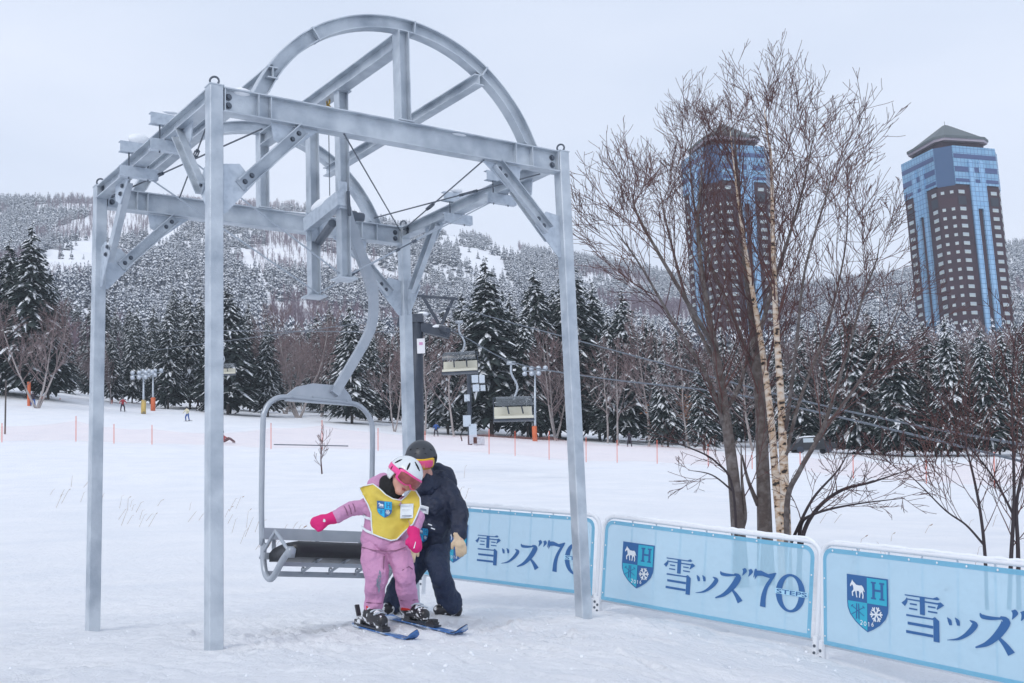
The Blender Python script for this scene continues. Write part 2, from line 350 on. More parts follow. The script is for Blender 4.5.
idx = np.arange(nA * nR).reshape(nR, nA); q = np.stack([idx[:-1, :-1], idx[:-1, 1:], idx[1:, 1:], idx[1:, :-1]], -1).reshape(-1, 4)
me = bpy.data.meshes.new('snow_ground'); me.vertices.add(len(X)); me.vertices.foreach_set('co', np.stack([X, Y, Z], 1).ravel())
me.loops.add(q.size); me.loops.foreach_set('vertex_index', q.ravel()); me.polygons.add(len(q)); me.polygons.foreach_set('loop_start', np.arange(len(q)) * 4)
me.update(calc_edges=True); me.polygons.foreach_set('use_smooth', np.ones(len(q), bool)); me.validate()
def ground_mat():
    M_ = bpy.data.materials.new('snow_surface'); M_.use_nodes = True; nt = M_.node_tree; n = nt.nodes; l = nt.links; b = n['Principled BSDF']
    tc = n.new('ShaderNodeTexCoord'); b.inputs['Roughness'].default_value = .7; b.inputs['Specular IOR Level'].default_value = .25
    a = n.new('ShaderNodeTexNoise'); a.inputs['Scale'].default_value = .5; a.inputs['Detail'].default_value = 8; a.inputs['Roughness'].default_value = .65; l.new(tc.outputs['Object'], a.inputs[0])
    c = n.new('ShaderNodeValToRGB'); e = c.color_ramp.elements; e[0].position = .3; e[0].color = (.80, .825, .87, 1); e[1].position = .62; e[1].color = (.88, .89, .915, 1)
    l.new(a.outputs[0], c.inputs[0]); l.new(c.outputs[0], b.inputs['Base Color'])
    t = n.new('ShaderNodeTexNoise'); t.inputs['Scale'].default_value = 5; t.inputs['Detail'].default_value = 9; t.inputs['Roughness'].default_value = .68; l.new(tc.outputs['Object'], t.inputs[0])
    bp = n.new('ShaderNodeBump'); bp.inputs['Strength'].default_value = .8; bp.inputs['Distance'].default_value = .1; l.new(t.outputs[0], bp.inputs['Height']); l.new(bp.outputs[0], b.inputs['Normal'])
    return M_
me.materials.append(ground_mat()); go = bpy.data.objects.new('snow_ground', me); C.objects.link(go); go['kind'] = 'structure'

#==WORLD
# ------------------------------------------------------------------ world and light
wd = bpy.data.worlds.new('World'); sc.world = wd; wd.use_nodes = True; n = wd.node_tree.nodes; l = wd.node_tree.links
bg = n['Background']; sky = n.new('ShaderNodeTexSky'); sky.sky_type = 'NISHITA'; sky.sun_disc = False
SE, SA = R(38), R(205)
sky.sun_elevation = SE; sky.sun_rotation = SA; sky.air_density = 1.2; sky.dust_density = 3
# overcast: thick cloud cover hides most of the blue sky
tc = n.new('ShaderNodeTexCoord'); mp = n.new('ShaderNodeMapping'); mp.inputs['Scale'].default_value = (1, 1, 3.2); l.new(tc.outputs['Generated'], mp.inputs[0])
nz = n.new('ShaderNodeTexNoise'); nz.inputs['Scale'].default_value = 1.6; nz.inputs['Detail'].default_value = 5; l.new(mp.outputs[0], nz.inputs[0])
rp = n.new('ShaderNodeValToRGB'); e = rp.color_ramp.elements; e[0].position = .35; e[0].color = (6.1, 6.9, 8.4, 1); e[1].position = .68; e[1].color = (7.9, 8.4, 9.6, 1)
l.new(nz.outputs[0], rp.inputs[0])
mx = n.new('ShaderNodeMix'); mx.data_type = 'RGBA'; mx.inputs[0].default_value = .93; l.new(sky.outputs[0], mx.inputs[6]); l.new(rp.outputs[0], mx.inputs[7])
l.new(mx.outputs[2], bg.inputs[0]); bg.inputs[1].default_value = .1
sn = bpy.data.lights.new('sun', 'SUN'); sn.energy = 1.1; sn.angle = R(20); sn.color = (1, .97, .93); so = bpy.data.objects.new('sun', sn); C.objects.link(so)
so.rotation_euler = (Vector((math.sin(SA) * math.cos(SE), math.cos(SA) * math.cos(SE), math.sin(SE)))).to_track_quat('Z', 'Y').to_euler()
sc.view_settings.view_transform = 'Standard'; sc.view_settings.look = 'None'; sc.view_settings.exposure = .19; sc.view_settings.gamma = 1
sc.cycles.volume_bounces = 2; sc.cycles.max_bounces = 6; sc.cycles.diffuse_bounces = 3; sc.cycles.transparent_max_bounces = 24; sc.cycles.use_denoising = True
#==FRAME
# ------------------------------------------------------------------ gantry
Z0 = -3.66; cw = .095
fr = thing('steel_gantry', F(W / 2, D / 2, Z0), 'tall galvanised steel gantry with twin arches standing over the chairlift seat', 'gantry')
class BG:                                            # every bolt a mesh of its own
    def __init__(s): s.l = []
    def build(s, name, m_, parent):
        for q in s.l: q.build('bolt', m_, parent)
def bolts(mb_, pts, ax, r=.014):
    for p in pts:
        mb = mb_
        if isinstance(mb_, BG): mb = MB(); mb_.l.append(mb)
        p = Vector(p); a = Vector(ax).normalized(); mb.tube([p, p + a * .006], r * 1.5, 10); mb.tube([p + a * .006, p + a * .016], r, 6)
for (u, v) in ((0, 0), (W, 0), (0, D), (W, D)):
    mb = MB(); c = cw / 2
    a, b = F(u + c, v + c, Z0 - .5), F(u + c, v + c, 0.012)
    mb.prof(a, b, [(-c, -c + .006), (-c + .006, -c), (c - .006, -c), (c, -c + .006), (c, c - .006), (c - .006, c), (-c + .006, c), (-c, c - .006)], E2)
    mb.bar(F(u + c, v + c, .012), F(u + c, v + c, .02), cw + .008, cw + .008, E2)
    col = mb.build('column', M['galv'], fr)
    rg = MB(); p = F(u + c, v + c, .055); rg.ring(p, E1 * .8 + E2 * .6 if u else E2 + E1 * .5, .03, .0075); rg.tube([p - E3 * .04, p - E3 * .03], .012, 8); rg.build('lifting_eye', M['bolt'], fr)
bh = .175
def ibeam(name, a, b, h=bh, w=.1, stiff=(), upv=E3):
    mb = MB(); mb.prof(a, b, IPROF(w, h, .009), upv); a, b = Vector(a), Vector(b); x, y, z = frm(b - a, upv); L = (b - a).length
    for s in stiff:
        mb.box(a + z * s, x * (w / 2 - .004), y * (h / 2 - .0095), z * .004)
    return mb, x, y, z
arch_u = (.35, .44, 2.50, 2.66)
for k, v in enumerate((.05, D + .05)):
    a, b = F(cw, v, .01 - bh / 2), F(W, v, .01 - bh / 2)
    mb, x, y, z = ibeam('b', a, b, stiff=[q - cw for q in arch_u] + [.012, W - cw - .012])
    bo = mb.build('cross_beam', M['galv'], fr)
    bm_ = BG(); bolts(bm_, [F(uu, v - .006, zz) for uu in (cw + .05, W - .05) for zz in (-.045, -.105)], -E2, .016); bm_.build('bolts', M['bolt'], bo)
for k, u in enumerate((.05, W + .045)):
    sh = .105; a, b = F(u, cw, .005 - sh / 2), F(u, D, .005 - sh / 2)
    mb, x, y, z = ibeam('b', a, b, h=sh, stiff=[.012, D - cw - .012]); bo = mb.build('side_beam', M['galv'], fr)
    bm_ = BG(); s = -1 if k == 0 else -1
    bolts(bm_, [F(u + s * .006, vv, zz) for vv in (cw + .05, D - .05) for zz in (-.027, -.072)], E1 * s, .016)
    if k == 0: bolts(bm_, [F(u + .006, vv, zz) for vv in (D - .05,) for zz in (-.027, -.072)], E1, .016)
    bm_.build('bolts', M['bolt'], bo)
# arches: curved I section on top of each cross beam
Rr = 1.288; zc = .822 - Rr; uc = W / 2 + .045; th0 = math.asin(1.2 / Rr)
def archp(th, r): return uc + r * math.sin(th), zc + r * math.cos(th)
for v in (.05, D + .05):
    mb = MB(); n = 40; dp = .1; w = .09; t = .008
    prof = [(-w/2, 0), (w/2, 0), (w/2, -t), (t/2, -t), (t/2, -dp+t), (w/2, -dp+t), (w/2, -dp), (-w/2, -dp), (-w/2, -dp+t), (-t/2, -dp+t), (-t/2, -t), (-w/2, -t)]
    vs = []
    for i in range(n + 1):
        th = -th0 + 2 * th0 * i / n
        for (a, b) in prof: uu, zz = archp(th, Rr + b); vs.append(F(uu, v + a, max(zz, .0105)))
    q = len(prof); fs = [(i * q + j, i * q + (j + 1) % q, (i + 1) * q + (j + 1) % q, (i + 1) * q + j) for i in range(n) for j in range(q)]
    mb.add(vs, fs + [tuple(range(q)), tuple(range(n * q, n * q + q))[::-1]])
    for th in (-.62, .08, .62):
        for dt in (0,):
            u1, z1 = archp(th, Rr + .004); u2, z2 = archp(th, Rr - dp - .004); mb.bar(F(u1, v - .047, z1), F(u2, v - .047, z2), .012, .006, E2); mb.bar(F(u1, v, z1), F(u2, v, z2), .094, .006, E1)
    mb.build('arch', M['galv'], fr)
    mb = MB(); zt = .822 - dp; mb.prof(F(uc, v, .012), F(uc, v, zt), IPROF(.1, .09, .008), E1); mb.bar(F(uc, v, .012), F(uc, v, .022), .13, .12, E2); mb.build('king_post', M['galv'], fr)
# ridge beam and purlins between the arches
mb, *_ = ibeam('r', F(uc, .1, .655), F(uc, D, .655), .12, .1); mb.build('ridge_beam', M['galv'], fr)
for th in (-1.02, .62):
    uu, zz = archp(th, Rr - (dp + .045 if th > 0 else .05)); mb, *_ = ibeam('r', F(uu, .0, zz), F(uu, D + .08, zz), .085, .08); o = mb.build('purlin', M['galv'], fr)
    b2 = BG(); bolts(b2, [F(uu, .03, zz + .045)], E3, .014); b2.build('bolts', M['bolt'], o)
# low side purlins beside each arch foot
for uu in (.36, 2.62):
    mb, *_ = ibeam('r', F(uu, .1, -.06), F(uu, D, -.06), .1, .06)
# knee braces with gusset plates
def brace(c0, hdir, side, drop=.18):
    """c0: corner on the column face; hdir: unit along the beam; side: unit normal the channel sits on"""
    c0 = Vector(c0); a = c0 + hdir * .06 + E3 * (-.73 + .0); b = c0 + hdir * .60 - E3 * drop; g_ = drop - .01
    d = (b - a).normalized(); nrm = hdir.cross(E3); nrm = nrm if nrm.dot(side) > 0 else -nrm
    mb = MB(); t = .008
    def tri(pts, o):
        vs = [p + nrm * (o - t / 2) for p in pts] + [p + nrm * (o + t / 2) for p in pts]; k = len(pts)
        mb.add(vs, [tuple(range(k)), tuple(range(k, 2 * k))[::-1]] + [(i, (i + 1) % k, k + (i + 1) % k, k + i) for i in range(k)])
    pz = hdir.cross(nrm); 
    tri([c0 - E3 * .52, c0 - E3 * .86, c0 - E3 * .86 + hdir * .03, c0 + hdir * .24 - E3 * .62, c0 + hdir * .13 - E3 * .50], 0)
    mb.build('gusset_plate', M['galv2'], fr); mb = MB()
    tri([c0 + hdir * .36 - E3 * g_, c0 + hdir * .72 - E3 * g_, c0 + hdir * .66 - E3 * (g_ + .05), c0 + hdir * .50 - E3 * (g_ + .18), c0 + hdir * .38 - E3 * (g_ + .12)], 0)
    mb.build('gusset_plate', M['galv2'], fr)
    mb = MB(); s = a + d * .10 + nrm * .031; e_ = b - d * .0 + nrm * .031
    x, y, z = frm(e_ - s, nrm); mb.prof(s, e_, [(p[1], p[0]) for p in CPROF(.05, .09, .008)], nrm); o = mb.build('knee_brace', M['galv'], fr)
    b2 = BG(); pts = [s + d * q - nrm * .022 for q in (.05, .12)] + [e_ - d * q - nrm * .022 for q in (.05, .12)]
    bolts(b2, pts, nrm, .013); bolts(b2, [p - nrm * .018 for p in pts], -nrm, .013); b2.build('bolts', M['bolt'], o)
brace(F(cw, .05, 0), E1, -E2); brace(F(W, .05, 0), -E1, -E2)
brace(F(cw, D + .05, 0), E1, -E2); brace(F(W, D + .05, 0), -E1, -E2)
brace(F(.05, cw, 0), E2, -E1, .11); brace(F(.05, D, 0), -E2, E1, .11)
brace(F(W + .05, cw, 0), E2, -E1, .11); brace(F(W + .05, D, 0), -E2, -E1, .11)
# cross brackets clamped over and under the side beams
def bracket(u, v, z, L, name='cross_bracket', s=1):
    mb = MB(); c = F(u, v, z); mb.prof(c - E1 * L / 2, c + E1 * L / 2, [(p[0] * s, p[1]) for p in CPROF(.05, .085, .006)])
    return mb.build(name, M['galv2'], fr)
for u, s in ((.05, 1), (W + .045, 1)):
    for v in (.92, 1.62):
        bracket(u, v, .05, .30, s=s); bracket(u, v, -.1 - .045, .30, s=s)
        mb = MB(); [mb.tube([F(u + q, v, -.2), F(u + q, v, .1)], .006, 6) for q in (-.075, .075)]; mb.build('clamp_rod', M['bolt'], fr)
# hanger posts in the middle, with end plates
for v, zb in ((1.03, -.965), (1.57, -1.0)):
    mb = MB(); mb.prof(F(uc, v, zb), F(uc, v, .595), IPROF(.085, .085, .007), E1); mb.bar(F(uc, v, zb - .012), F(uc, v, zb), .17, .15, E2); mb.bar(F(uc, v, .585), F(uc, v, .595), .13, .12, E2)
    bolts(mb, [F(uc + a, v - .05, zb) for a in (-.06, .06)], E3); mb.build('hanger_post', M['galv'], fr)
# guide carriage between the hanger posts
mb = MB(); mb.bar(F(uc - .05, .96, -.33), F(uc - .05, 1.58, -.40), .07, .12); mb.box(F(uc - .03, .97, -.3), E1 * .035, E2 * .008, E3 * .11); mb.box(F(uc, 1.55, -.42), E1 * .075, E2 * .01, E3 * .12)
car_ = mb.build('guide_carriage', M['galv2'], fr)
mb = MB(); mb.bar(F(uc, .94, -.27), F(uc + .01, .94, -.47), .02, .02); mb.tube([F(uc - .06, 1.1, -.5), F(uc + .02, 1.5, -.55)], .035, 10); mb.build('rope_guide', M['bolt'], car_)
mb = MB(); mb.ell(F(uc - .05, 1.3, -.29), E1 * .045, E2 * .2, E3 * .05, 10, 6, .1); mb.build('snow_cap', M['snow'], car_, True)
# hoist hook and line
mb = MB(); p = F(uc, 1.26, .585)
mb.ring(p, E1, .025, .008, 12, 6); mb.ring(p - E3 * .05, E2, .02, .007, 12, 6); mb.ring(p - E3 * .09, E1, .02, .008, 12, 6); mb.tube([p - E3 * .11, p - E3 * .16], .014, 8); hk = mb.build('hoist_hook', M['brass'], fr)
mb = MB(); mb.tube([p - E3 * .15, F(uc, 1.26, -.3)], .004, 6); mb.build('hoist_line', M['bolt'], hk)
# tension rods with turnbuckles
def rod(a, b, tb=None, light=False):
    a, b = Vector(a), Vector(b); mb = MB(); mb.tube([a, b], .0062, 6); o = mb.build('tension_rod', M['cable_l' if light else 'cable'], fr)
    if tb is not None:
        d = (b - a).normalized(); c = a.lerp(b, tb); x, y, z = frm(d); q = MB()
        for s in (-1, 1): q.tube([c - d * .08 + x * .016 * s, c + d * .08 + x * .016 * s], .006, 6)
        q.tube([c - d * .105, c - d * .07], .014, 8); q.tube([c + d * .07, c + d * .105], .014, 8); q.build('turnbuckle', M['bolt'], o)
def onz(px, py, z): d = P(px, py, 1.0); return d * ((z + FA.z) / d.z)
zr = -.12
rod(onz(112, 196, zr), onz(262, 129, -.17), .33)
rod(onz(176, 207, .02), onz(206, 128, -.1), .72)
rod(onz(344, 134, -.17), F(W - .02, D - .0, -.03), None)
rod(onz(484, 160, -.17), F(W - .0, D - .04, -.03), .62)
rod(onz(374, 218, -.03), onz(540, 174, -.12), .6)
rod(F(.15, 1.62, -.18), F(uc, 1.5, -.99), None, True); rod(F(.15, .92, -.18), F(uc, 1.03, -.95), None, True)
rod(F(W - .05, .92, -.18), F(uc, 1.03, -.95), .6, True); rod(F(W - .05, 1.62, -.18), F(uc, 1.5, -.99), .7, True)
# snow resting on the steel
for (u, v, z, a, b, c) in ((.05, 1.62, .125, .09, .035, .05), (W + .045, 1.62, .125, .07, .03, .025), (2.0, .05, .014, .09, .04, .022), (.24, .05, .012, .07, .04, .03), (W / 2 + .5, D + .05, .012, .3, .04, .02), (.05, .92, .12, .06, .02, .012), (1.5, .05, .012, .05, .03, .012)):
    sn_ = MB(); sn_.ell(F(u, v, z), E1 * a, E2 * b, E3 * c, 10, 6, .15); sn_.build('snow_cap', M['snow'], fr, True)

# ------------------------------------------------------------------ the chair under the gantry
VB = 1.2
def K(px, py, v=VB): return onv(px, py, v)
ch = thing('lift_chair', F(1.46, .95, Z0), 'grey double chairlift seat hanging empty inside the gantry behind the child in pink', 'lift chair')
FWD = (E1 * .0 - E2).normalized()
mb = MB(); pts = [K(262, 545), K(261.5, 500), K(263, 425), K(265, 411), K(272, 401), K(285, 397), K(320, 400), K(350, 403), K(362, 408), K(370, 419), K(372.5, 435), K(371.5, 500), K(370, 548)]
mb.tube(bez(pts, 5), .021, 12); mb.build('bail', M['chair_paint'], ch, True)
mb = MB(); q = [K(285, 401), K(286, 395), K(296, 387), K(312, 383.5), K(342, 386), K(350, 396), K(353, 406)]
vs = [p - E2 * .012 for p in q] + [p + E2 * .012 for p in q]; k = len(q)
mb.add(vs, [tuple(range(k)), tuple(range(k, 2 * k))[::-1]] + [(i, (i + 1) % k, k + (i + 1) % k, k + i) for i in range(k)]); bolts(mb, [p - E2 * .012 for p in (K(292, 397), K(312, 397), K(346, 401))], -E2, .006); mb.build('hanger_plate', M['chair_paint'], ch)
mb = MB(); pts = [K(345, 208, 1.12), K(350, 226, 1.12), K(361, 256, 1.12), K(371, 284), K(373.5, 305), K(371.5, 325), K(364, 343), K(352, 364), K(334, 394, 1.175)]
c_ = bez(pts, 5)
# rectangular arm section
x0 = E2
vs = []
for i, p in enumerate(c_):
    t = (c_[min(i + 1, len(c_) - 1)] - c_[max(i - 1, 0)]).normalized(); sd = t.cross(E2).normalized(); hw = .044 if i < 18 else .036
    for a, b in ((-1, -1), (1, -1), (1, 1), (-1, 1)): vs.append(p + sd * a * hw + E2 * b * .025)
k = len(c_); fs = [(i * 4 + j, i * 4 + (j + 1) % 4, i * 4 + 4 + (j + 1) % 4, i * 4 + 4 + j) for i in range(k - 1) for j in range(4)] + [(3, 2, 1, 0), tuple(range(4 * k - 4, 4 * k))]
mb.add(vs, fs); mb.build('hanger_arm', M['chair_paint'], ch)
mb = MB(); g = K(352, 216, 1.15); mb.tube([g - E1 * .03, g + E1 * .03], .045, 14); mb.tube([g + E1 * .03, g + E1 * .1], .036, 14); mb.box(g - E1 * .05, E1 * .02, E2 * .05, E3 * .06); mb.build('rope_grip', M['bolt'], ch)
# backrest bars, seat, side frames, armrests
def lat(pL, pR, f): return pL.lerp(pR, f)
BL, BR = K(262.5, 533.5), K(371, 537.5)
mb = MB(); mb.bar(K(263, 533.5, VB - .03), K(372, 537.5, VB - .03), .022, .085, E3); mb.bar(K(264, 556, VB - .02), K(371, 558.5, VB - .02), .02, .05, E3)
for f_ in (.1, .5, .9):
    a = K(263 + 108 * f_, 530 + 4 * f_, VB + .0); b = K(263 + 108 * f_, 560 + 4 * f_, VB); mb.bar(a, b, .03, .01, E2)
mb.build('backrest', M['chair_paint'], ch)
seatL, seatR = K(267, 558), K(371, 561)
def S(f_, fwd, z=0): return seatL.lerp(seatR, f_) + FWD * fwd + E3 * z
mb = MB(); n1, n2 = 14, 8; vs = []; 
for j in range(n2 + 1):
    a = j / n2; fw_ = .04 + .44 * a; zt = .045 + .028 * max(0, math.sin(a * math.pi)) ** .5 + .06 * a - (.03 if j == n2 else 0)
    for i in range(n1 + 1):
        f_ = -.0 + 1.0 * i / n1; e_ = .012 if i in (0, n1) else 0; vs.append(S(f_, fw_, zt - e_))
for j in range(n2 + 1):
    a = j / n2; fw_ = .04 + .44 * a
    for i in range(n1 + 1): vs.append(S(i / n1, fw_ - (.03 if j == n2 else 0), -.03 + .03 * a))
q = n1 + 1; T = (n1 + 1) * (n2 + 1); fs = []
for j in range(n2):
    for i in range(n1): fs.append((j*q+i, j*q+i+1, (j+1)*q+i+1, (j+1)*q+i)); fs.append((T+j*q+i, T+(j+1)*q+i, T+(j+1)*q+i+1, T+j*q+i+1))
for i in range(n1): fs.append((i, T+i, T+i+1, i+1)); a = n2*q; fs.append((a+i, a+i+1, T+a+i+1, T+a+i))
for j in range(n2): fs.append((j*q, (j+1)*q, T+(j+1)*q, T+j*q)); fs.append((j*q+n1, T+j*q+n1, T+(j+1)*q+n1, (j+1)*q+n1))
mb.add(vs, fs); mb.build('seat_cushion', M['vinyl'], ch, True)
mb = MB(); mb.bar(S(-.02, .02, -.115), S(1.02, .02, -.115), .035, .04); mb.bar(S(-.02, .30, -.05), S(1.02, .30, -.05), .03, .03)
for f_ in (.3, .56, .82):
    mb.tube([S(f_, .02, -.11), S(f_, .1, -.08), S(f_, .44, .02)], .012, 8); mb.ring(S(f_, .06, -.085), S(1, 0) - S(0, 0), .022, .007, 12, 6)
mb.build('seat_frame', M['chair_paint'], ch)
for f_ in (0., 1.0):
    mb = MB(); o_ = -.03 if f_ == 0 else .03
    pts = [S(f_ + o_, -.0, .11), S(f_ + o_, -.005, -.02), S(f_ + o_, .03, -.115), S(f_ + o_, .10, -.155), S(f_ + o_, .18, -.135), S(f_ + o_, .34, -.02), S(f_ + o_, .47, .05)]
    mb.tube(bez(pts, 5), .024, 10); mb.bar(S(f_ + o_, .46, -.0), S(f_ + o_, .49, .06), .05, .05); mb.build('side_frame', M['chair_paint'], ch, True)
    mb = MB(); pts = [S(f_ + o_, -.06, .0), S(f_ + o_, .02, .06), S(f_ + o_, .2, .18), S(f_ + o_, .24, .17), S(f_ + o_, .44, .04)]
    mb.tube(bez(pts, 4), .013, 8); mb.build('armrest', M['chair_paint'], ch, True)

#==BANNER
# ------------------------------------------------------------------ lettering helpers (flat printed shapes)
def brush(pts, ws, n=5):
    """variable-width stroke as polygon"""
    p = [Vector((a[0], a[1], 0)) for a in pts]; c = bez(p, n) if len(p) > 2 else p; k = len(c); w = lerpl(list(ws), k); Lf = []; Rt = []
    for i in range(k):
        t = (c[min(i + 1, k - 1)] - c[max(i - 1, 0)]).normalized(); q = Vector((-t.y, t.x, 0)) * w[i] / 2; Lf.append(c[i] + q); Rt.append(c[i] - q)
    return [(a.x, a.y) for a in Lf + Rt[::-1]]
def polys_yuki():
    o = []
    o.append([(.07, .955), (.74, .955), (.84, 1.0), (.90, .955), (.86, .925), (.07, .925)])
    o.append(brush([(.12, .88), (.10, .8), (.03, .71)], [.02, .07, .11])); o.append([(.1, .865), (.84, .865), (.92, .89), (1.0, .83), (.84, .71), (.82, .72), (.86, .825), (.1, .835)])
    o.append([(.43, .93), (.55, .93), (.55, .54), (.43, .54)])
    for a, b, y in ((.19, .36, .75), (.17, .37, .64), (.62, .80, .75), (.62, .84, .64)): o.append([(a, y + .018), (b, y + .018), (b, y - .018), (a, y - .018)])
    o.append([(.10, .50), (.72, .50), (.78, .54), (.88, .46), (.88, -.02), (.74, -.02), (.74, .465), (.10, .455)])
    o.append([(.13, .33), (.735, .33), (.735, .265), (.13, .265)]); o.append([(.09, .13), (.735, .13), (.735, .065), (.09, .065)])
    return o
def polys_tsu():
    return [brush([(.02, .96), (.1, .84), (.14, .66)], [.03, .15, .11]), brush([(.30, 1.0), (.39, .88), (.42, .70)], [.03, .15, .11]),
            brush([(.82, 1.0), (1.0, .86), (.78, .48), (.42, .16), (0, .02)], [.03, .22, .18, .1, .02])]
def polys_zu():
    return [brush([(.14, .98), (.2, .90), (.42, .89), (.72, .93)], [.03, .12, .1, .05]), brush([(.66, .97), (.8, .86), (.62, .52), (.32, .2), (0, .03)], [.04, .23, .2, .13, .04]),
            brush([(.56, .45), (.76, .25), (.92, .03)], [.06, .14, .21])]
def polys_quote():
    return [brush([(0.2, 1), (.32, .75), (.12, .2)], [.3, .38, .03]), brush([(.75, 1), (.87, .75), (.67, .2)], [.3, .38, .03])]
def polys_seven():
    return [brush([(.0, .78), (.06, .98), (.12, 1.0)], [.03, .09, .03]), [(.05, .98), (.3, 1.0), (.6, .93), (.92, 1.0), (.95, .97), (.7, .82), (.35, .86), (.15, .84), (.05, .72)],
            brush([(.88, .96), (.58, .6), (.46, .3), (.44, 0)], [.09, .14, .2, .24])]
def polys_zero():
    n = 24; o = []
    for h in (0, 1):
        a = [math.pi * (i / n) + (math.pi / 2 if h == 0 else -math.pi / 2) for i in range(n + 1)]
        out = [(.5 + .5 * math.cos(t), .5 + .5 * math.sin(t)) for t in a]; inn = [(.5 + .29 * math.cos(t), .5 + .44 * math.sin(t)) for t in a]
        o.append(out + inn[::-1])
    return o
def horse():
    return [[(.02, .62), (.05, .71), (.12, .81), (.17, .93), (.22, .84), (.32, .78), (.42, .70), (.62, .68), (.78, .70), (.88, .62), (.97, .42), (.93, .40), (.88, .50), (.86, .40), (.90, .24), (.88, .08), (.81, .08), (.83, .24), (.76, .38), (.70, .30), (.67, .10), (.60, .10), (.63, .34), (.58, .42), (.46, .40), (.46, .26), (.50, .10), (.43, .10), (.39, .26), (.36, .40), (.28, .36), (.21, .30), (.23, .14), (.16, .14), (.13, .33), (.25, .46), (.24, .56), (.20, .66), (.14, .68), (.07, .58)]]
def shield_outline(n=8):
    L = [(0, 1), (0.5, 1), (1, 1), (1, .5)]; c = [(1 - .02 * i * 0, .5) for i in ()]
    right = [(1.0, .5), (.99, .40), (.93, .28), (.80, .16), (.65, .07), (.5, 0)]
    return [(0, 1), (1, 1)] + right + [(1 - a, b) for a, b in right[::-1][1:]]
def cliphalf(poly, ax, v, keep_gt):
    o = []; n = len(poly)
    for i in range(n):
        a, b = poly[i], poly[(i + 1) % n]; ia = (a[ax] >= v) == keep_gt; ib = (b[ax] >= v) == keep_gt
        if ia: o.append(a)
        if ia != ib and abs(b[ax] - a[ax]) > 1e-9:
            t = (v - a[ax]) / (b[ax] - a[ax]); o.append((a[0] + t * (b[0] - a[0]), a[1] + t * (b[1] - a[1])))
    return o
def crest_layers():
    """list of (material key, level, polys) in a unit box x0..1 y0..1"""
    s = shield_outline(); ins = [(.5 + (a - .5) * .94, .5 + (b - .5) * .95) for a, b in s]
    q = {}
    for k, (gx, gy) in dict(tl=(0, 1), tr=(1, 1), bl=(0, 0), br=(1, 0)).items():
        q[k] = cliphalf(cliphalf(ins, 0, .5, bool(gx)), 1, .5 + .02, bool(gy))
    L = [('print_blue', 0, [s]), ('print_teal', 1, [q['tr'], q['bl']])]
    hs = [[(.08 + a * .38, .56 + b * .38) for a, b in p] for p in horse()]
    H = [[(.60, .92), (.72, .92), (.72, .89), (.69, .89), (.69, .64), (.72, .64), (.72, .61), (.60, .61), (.60, .64), (.63, .64), (.63, .89), (.60, .89)], [(.80, .92), (.92, .92), (.92, .89), (.89, .89), (.89, .64), (.92, .64), (.92, .61), (.80, .61), (.80, .64), (.83, .64), (.83, .89), (.80, .89)], [(.69, .79), (.83, .79), (.83, .75), (.69, .75)]]
    sk = [[(.235, .49), (.26, .49), (.255, .22), (.225, .2)], [(.285, .49), (.31, .49), (.315, .2), (.285, .22)], brush([(.12, .44), (.43, .28)], [.014, .014]), brush([(.43, .44), (.12, .28)], [.014, .014]), brush([(.11, .42), (.16, .46)], [.02, .02]), brush([(.44, .42), (.39, .46)], [.02, .02])]
    fl = []
    for k in range(6):
        a = k * math.pi / 3 + .1; cx, cy = .72, .345; d = Vector((math.cos(a), math.sin(a) * .95)); p = Vector((-d.y, d.x))
        fl.append(brush([(cx, cy), (cx + d.x * .15, cy + d.y * .15)], [.03, .03]))
        for s_ in (-1, 1):
            b0 = Vector((cx, cy)) + d * .08; b1 = Vector((cx, cy)) + d * .125 + p * .05 * s_; fl.append(brush([(b0.x, b0.y), (b1.x, b1.y)], [.024, .024]))
    L += [('print_white', 2, hs + fl), ('print_blue', 2, H + sk)]
    dig = {'2': [[(0, .85), (.5, 1), (1, .8), (.9, .5), (0, 0), (1, 0)]], '0': [[(.5, 1), (1, .7), (1, .3), (.5, 0), (0, .3), (0, .7), (.5, 1)]], '1': [[(.2, .8), (.55, 1), (.55, 0)]], '6': [[(.8, 1), (.1, .5), (.1, .15), (.5, 0), (.9, .2), (.8, .5), (.3, .5), (.12, .4)]]}
    tx = []
    for i, c in enumerate('2016'):
        for pl in dig[c]:
            x0_ = .335 + i * .09; y0_ = .11 - (0 if i in (1, 2) else -.012)
            for a, b in zip(pl[:-1], pl[1:]): tx.append(brush([(x0_ + a[0] * .05, y0_ + a[1] * .075), (x0_ + b[0] * .05, y0_ + b[1] * .075)], [.014, .014]))
    L.append(('print_white', 2, tx)); return L
def fill(poly):
    """triangulate a 2D polygon -> verts, tris"""
    t = geometry.tessellate_polygon([[Vector((a, b, 0)) for a, b in poly]]); return t
def flat(mb, polys, fn):
    for p in polys:
        if len(p) < 3: continue
        vs = [fn(a, b) for a, b in p]; mb.add(vs, [tuple(x) for x in fill(p)])
def text_mesh(body, size):
    cu = bpy.data.curves.new('t', 'FONT'); cu.body = body; cu.size = size; cu.offset = .012 * size; o = bpy.data.objects.new('t', cu); C.objects.link(o)
    bpy.context.view_layer.update(); dg = bpy.context.evaluated_depsgraph_get(); me_ = bpy.data.meshes.new_from_object(o.evaluated_get(dg)); v = [tuple(x.co) for x in me_.vertices]; f = [tuple(p.vertices) for p in me_.polygons]
    C.objects.unlink(o); bpy.data.objects.remove(o); return v, f
STEPS = text_mesh('STEPS', 1.0)
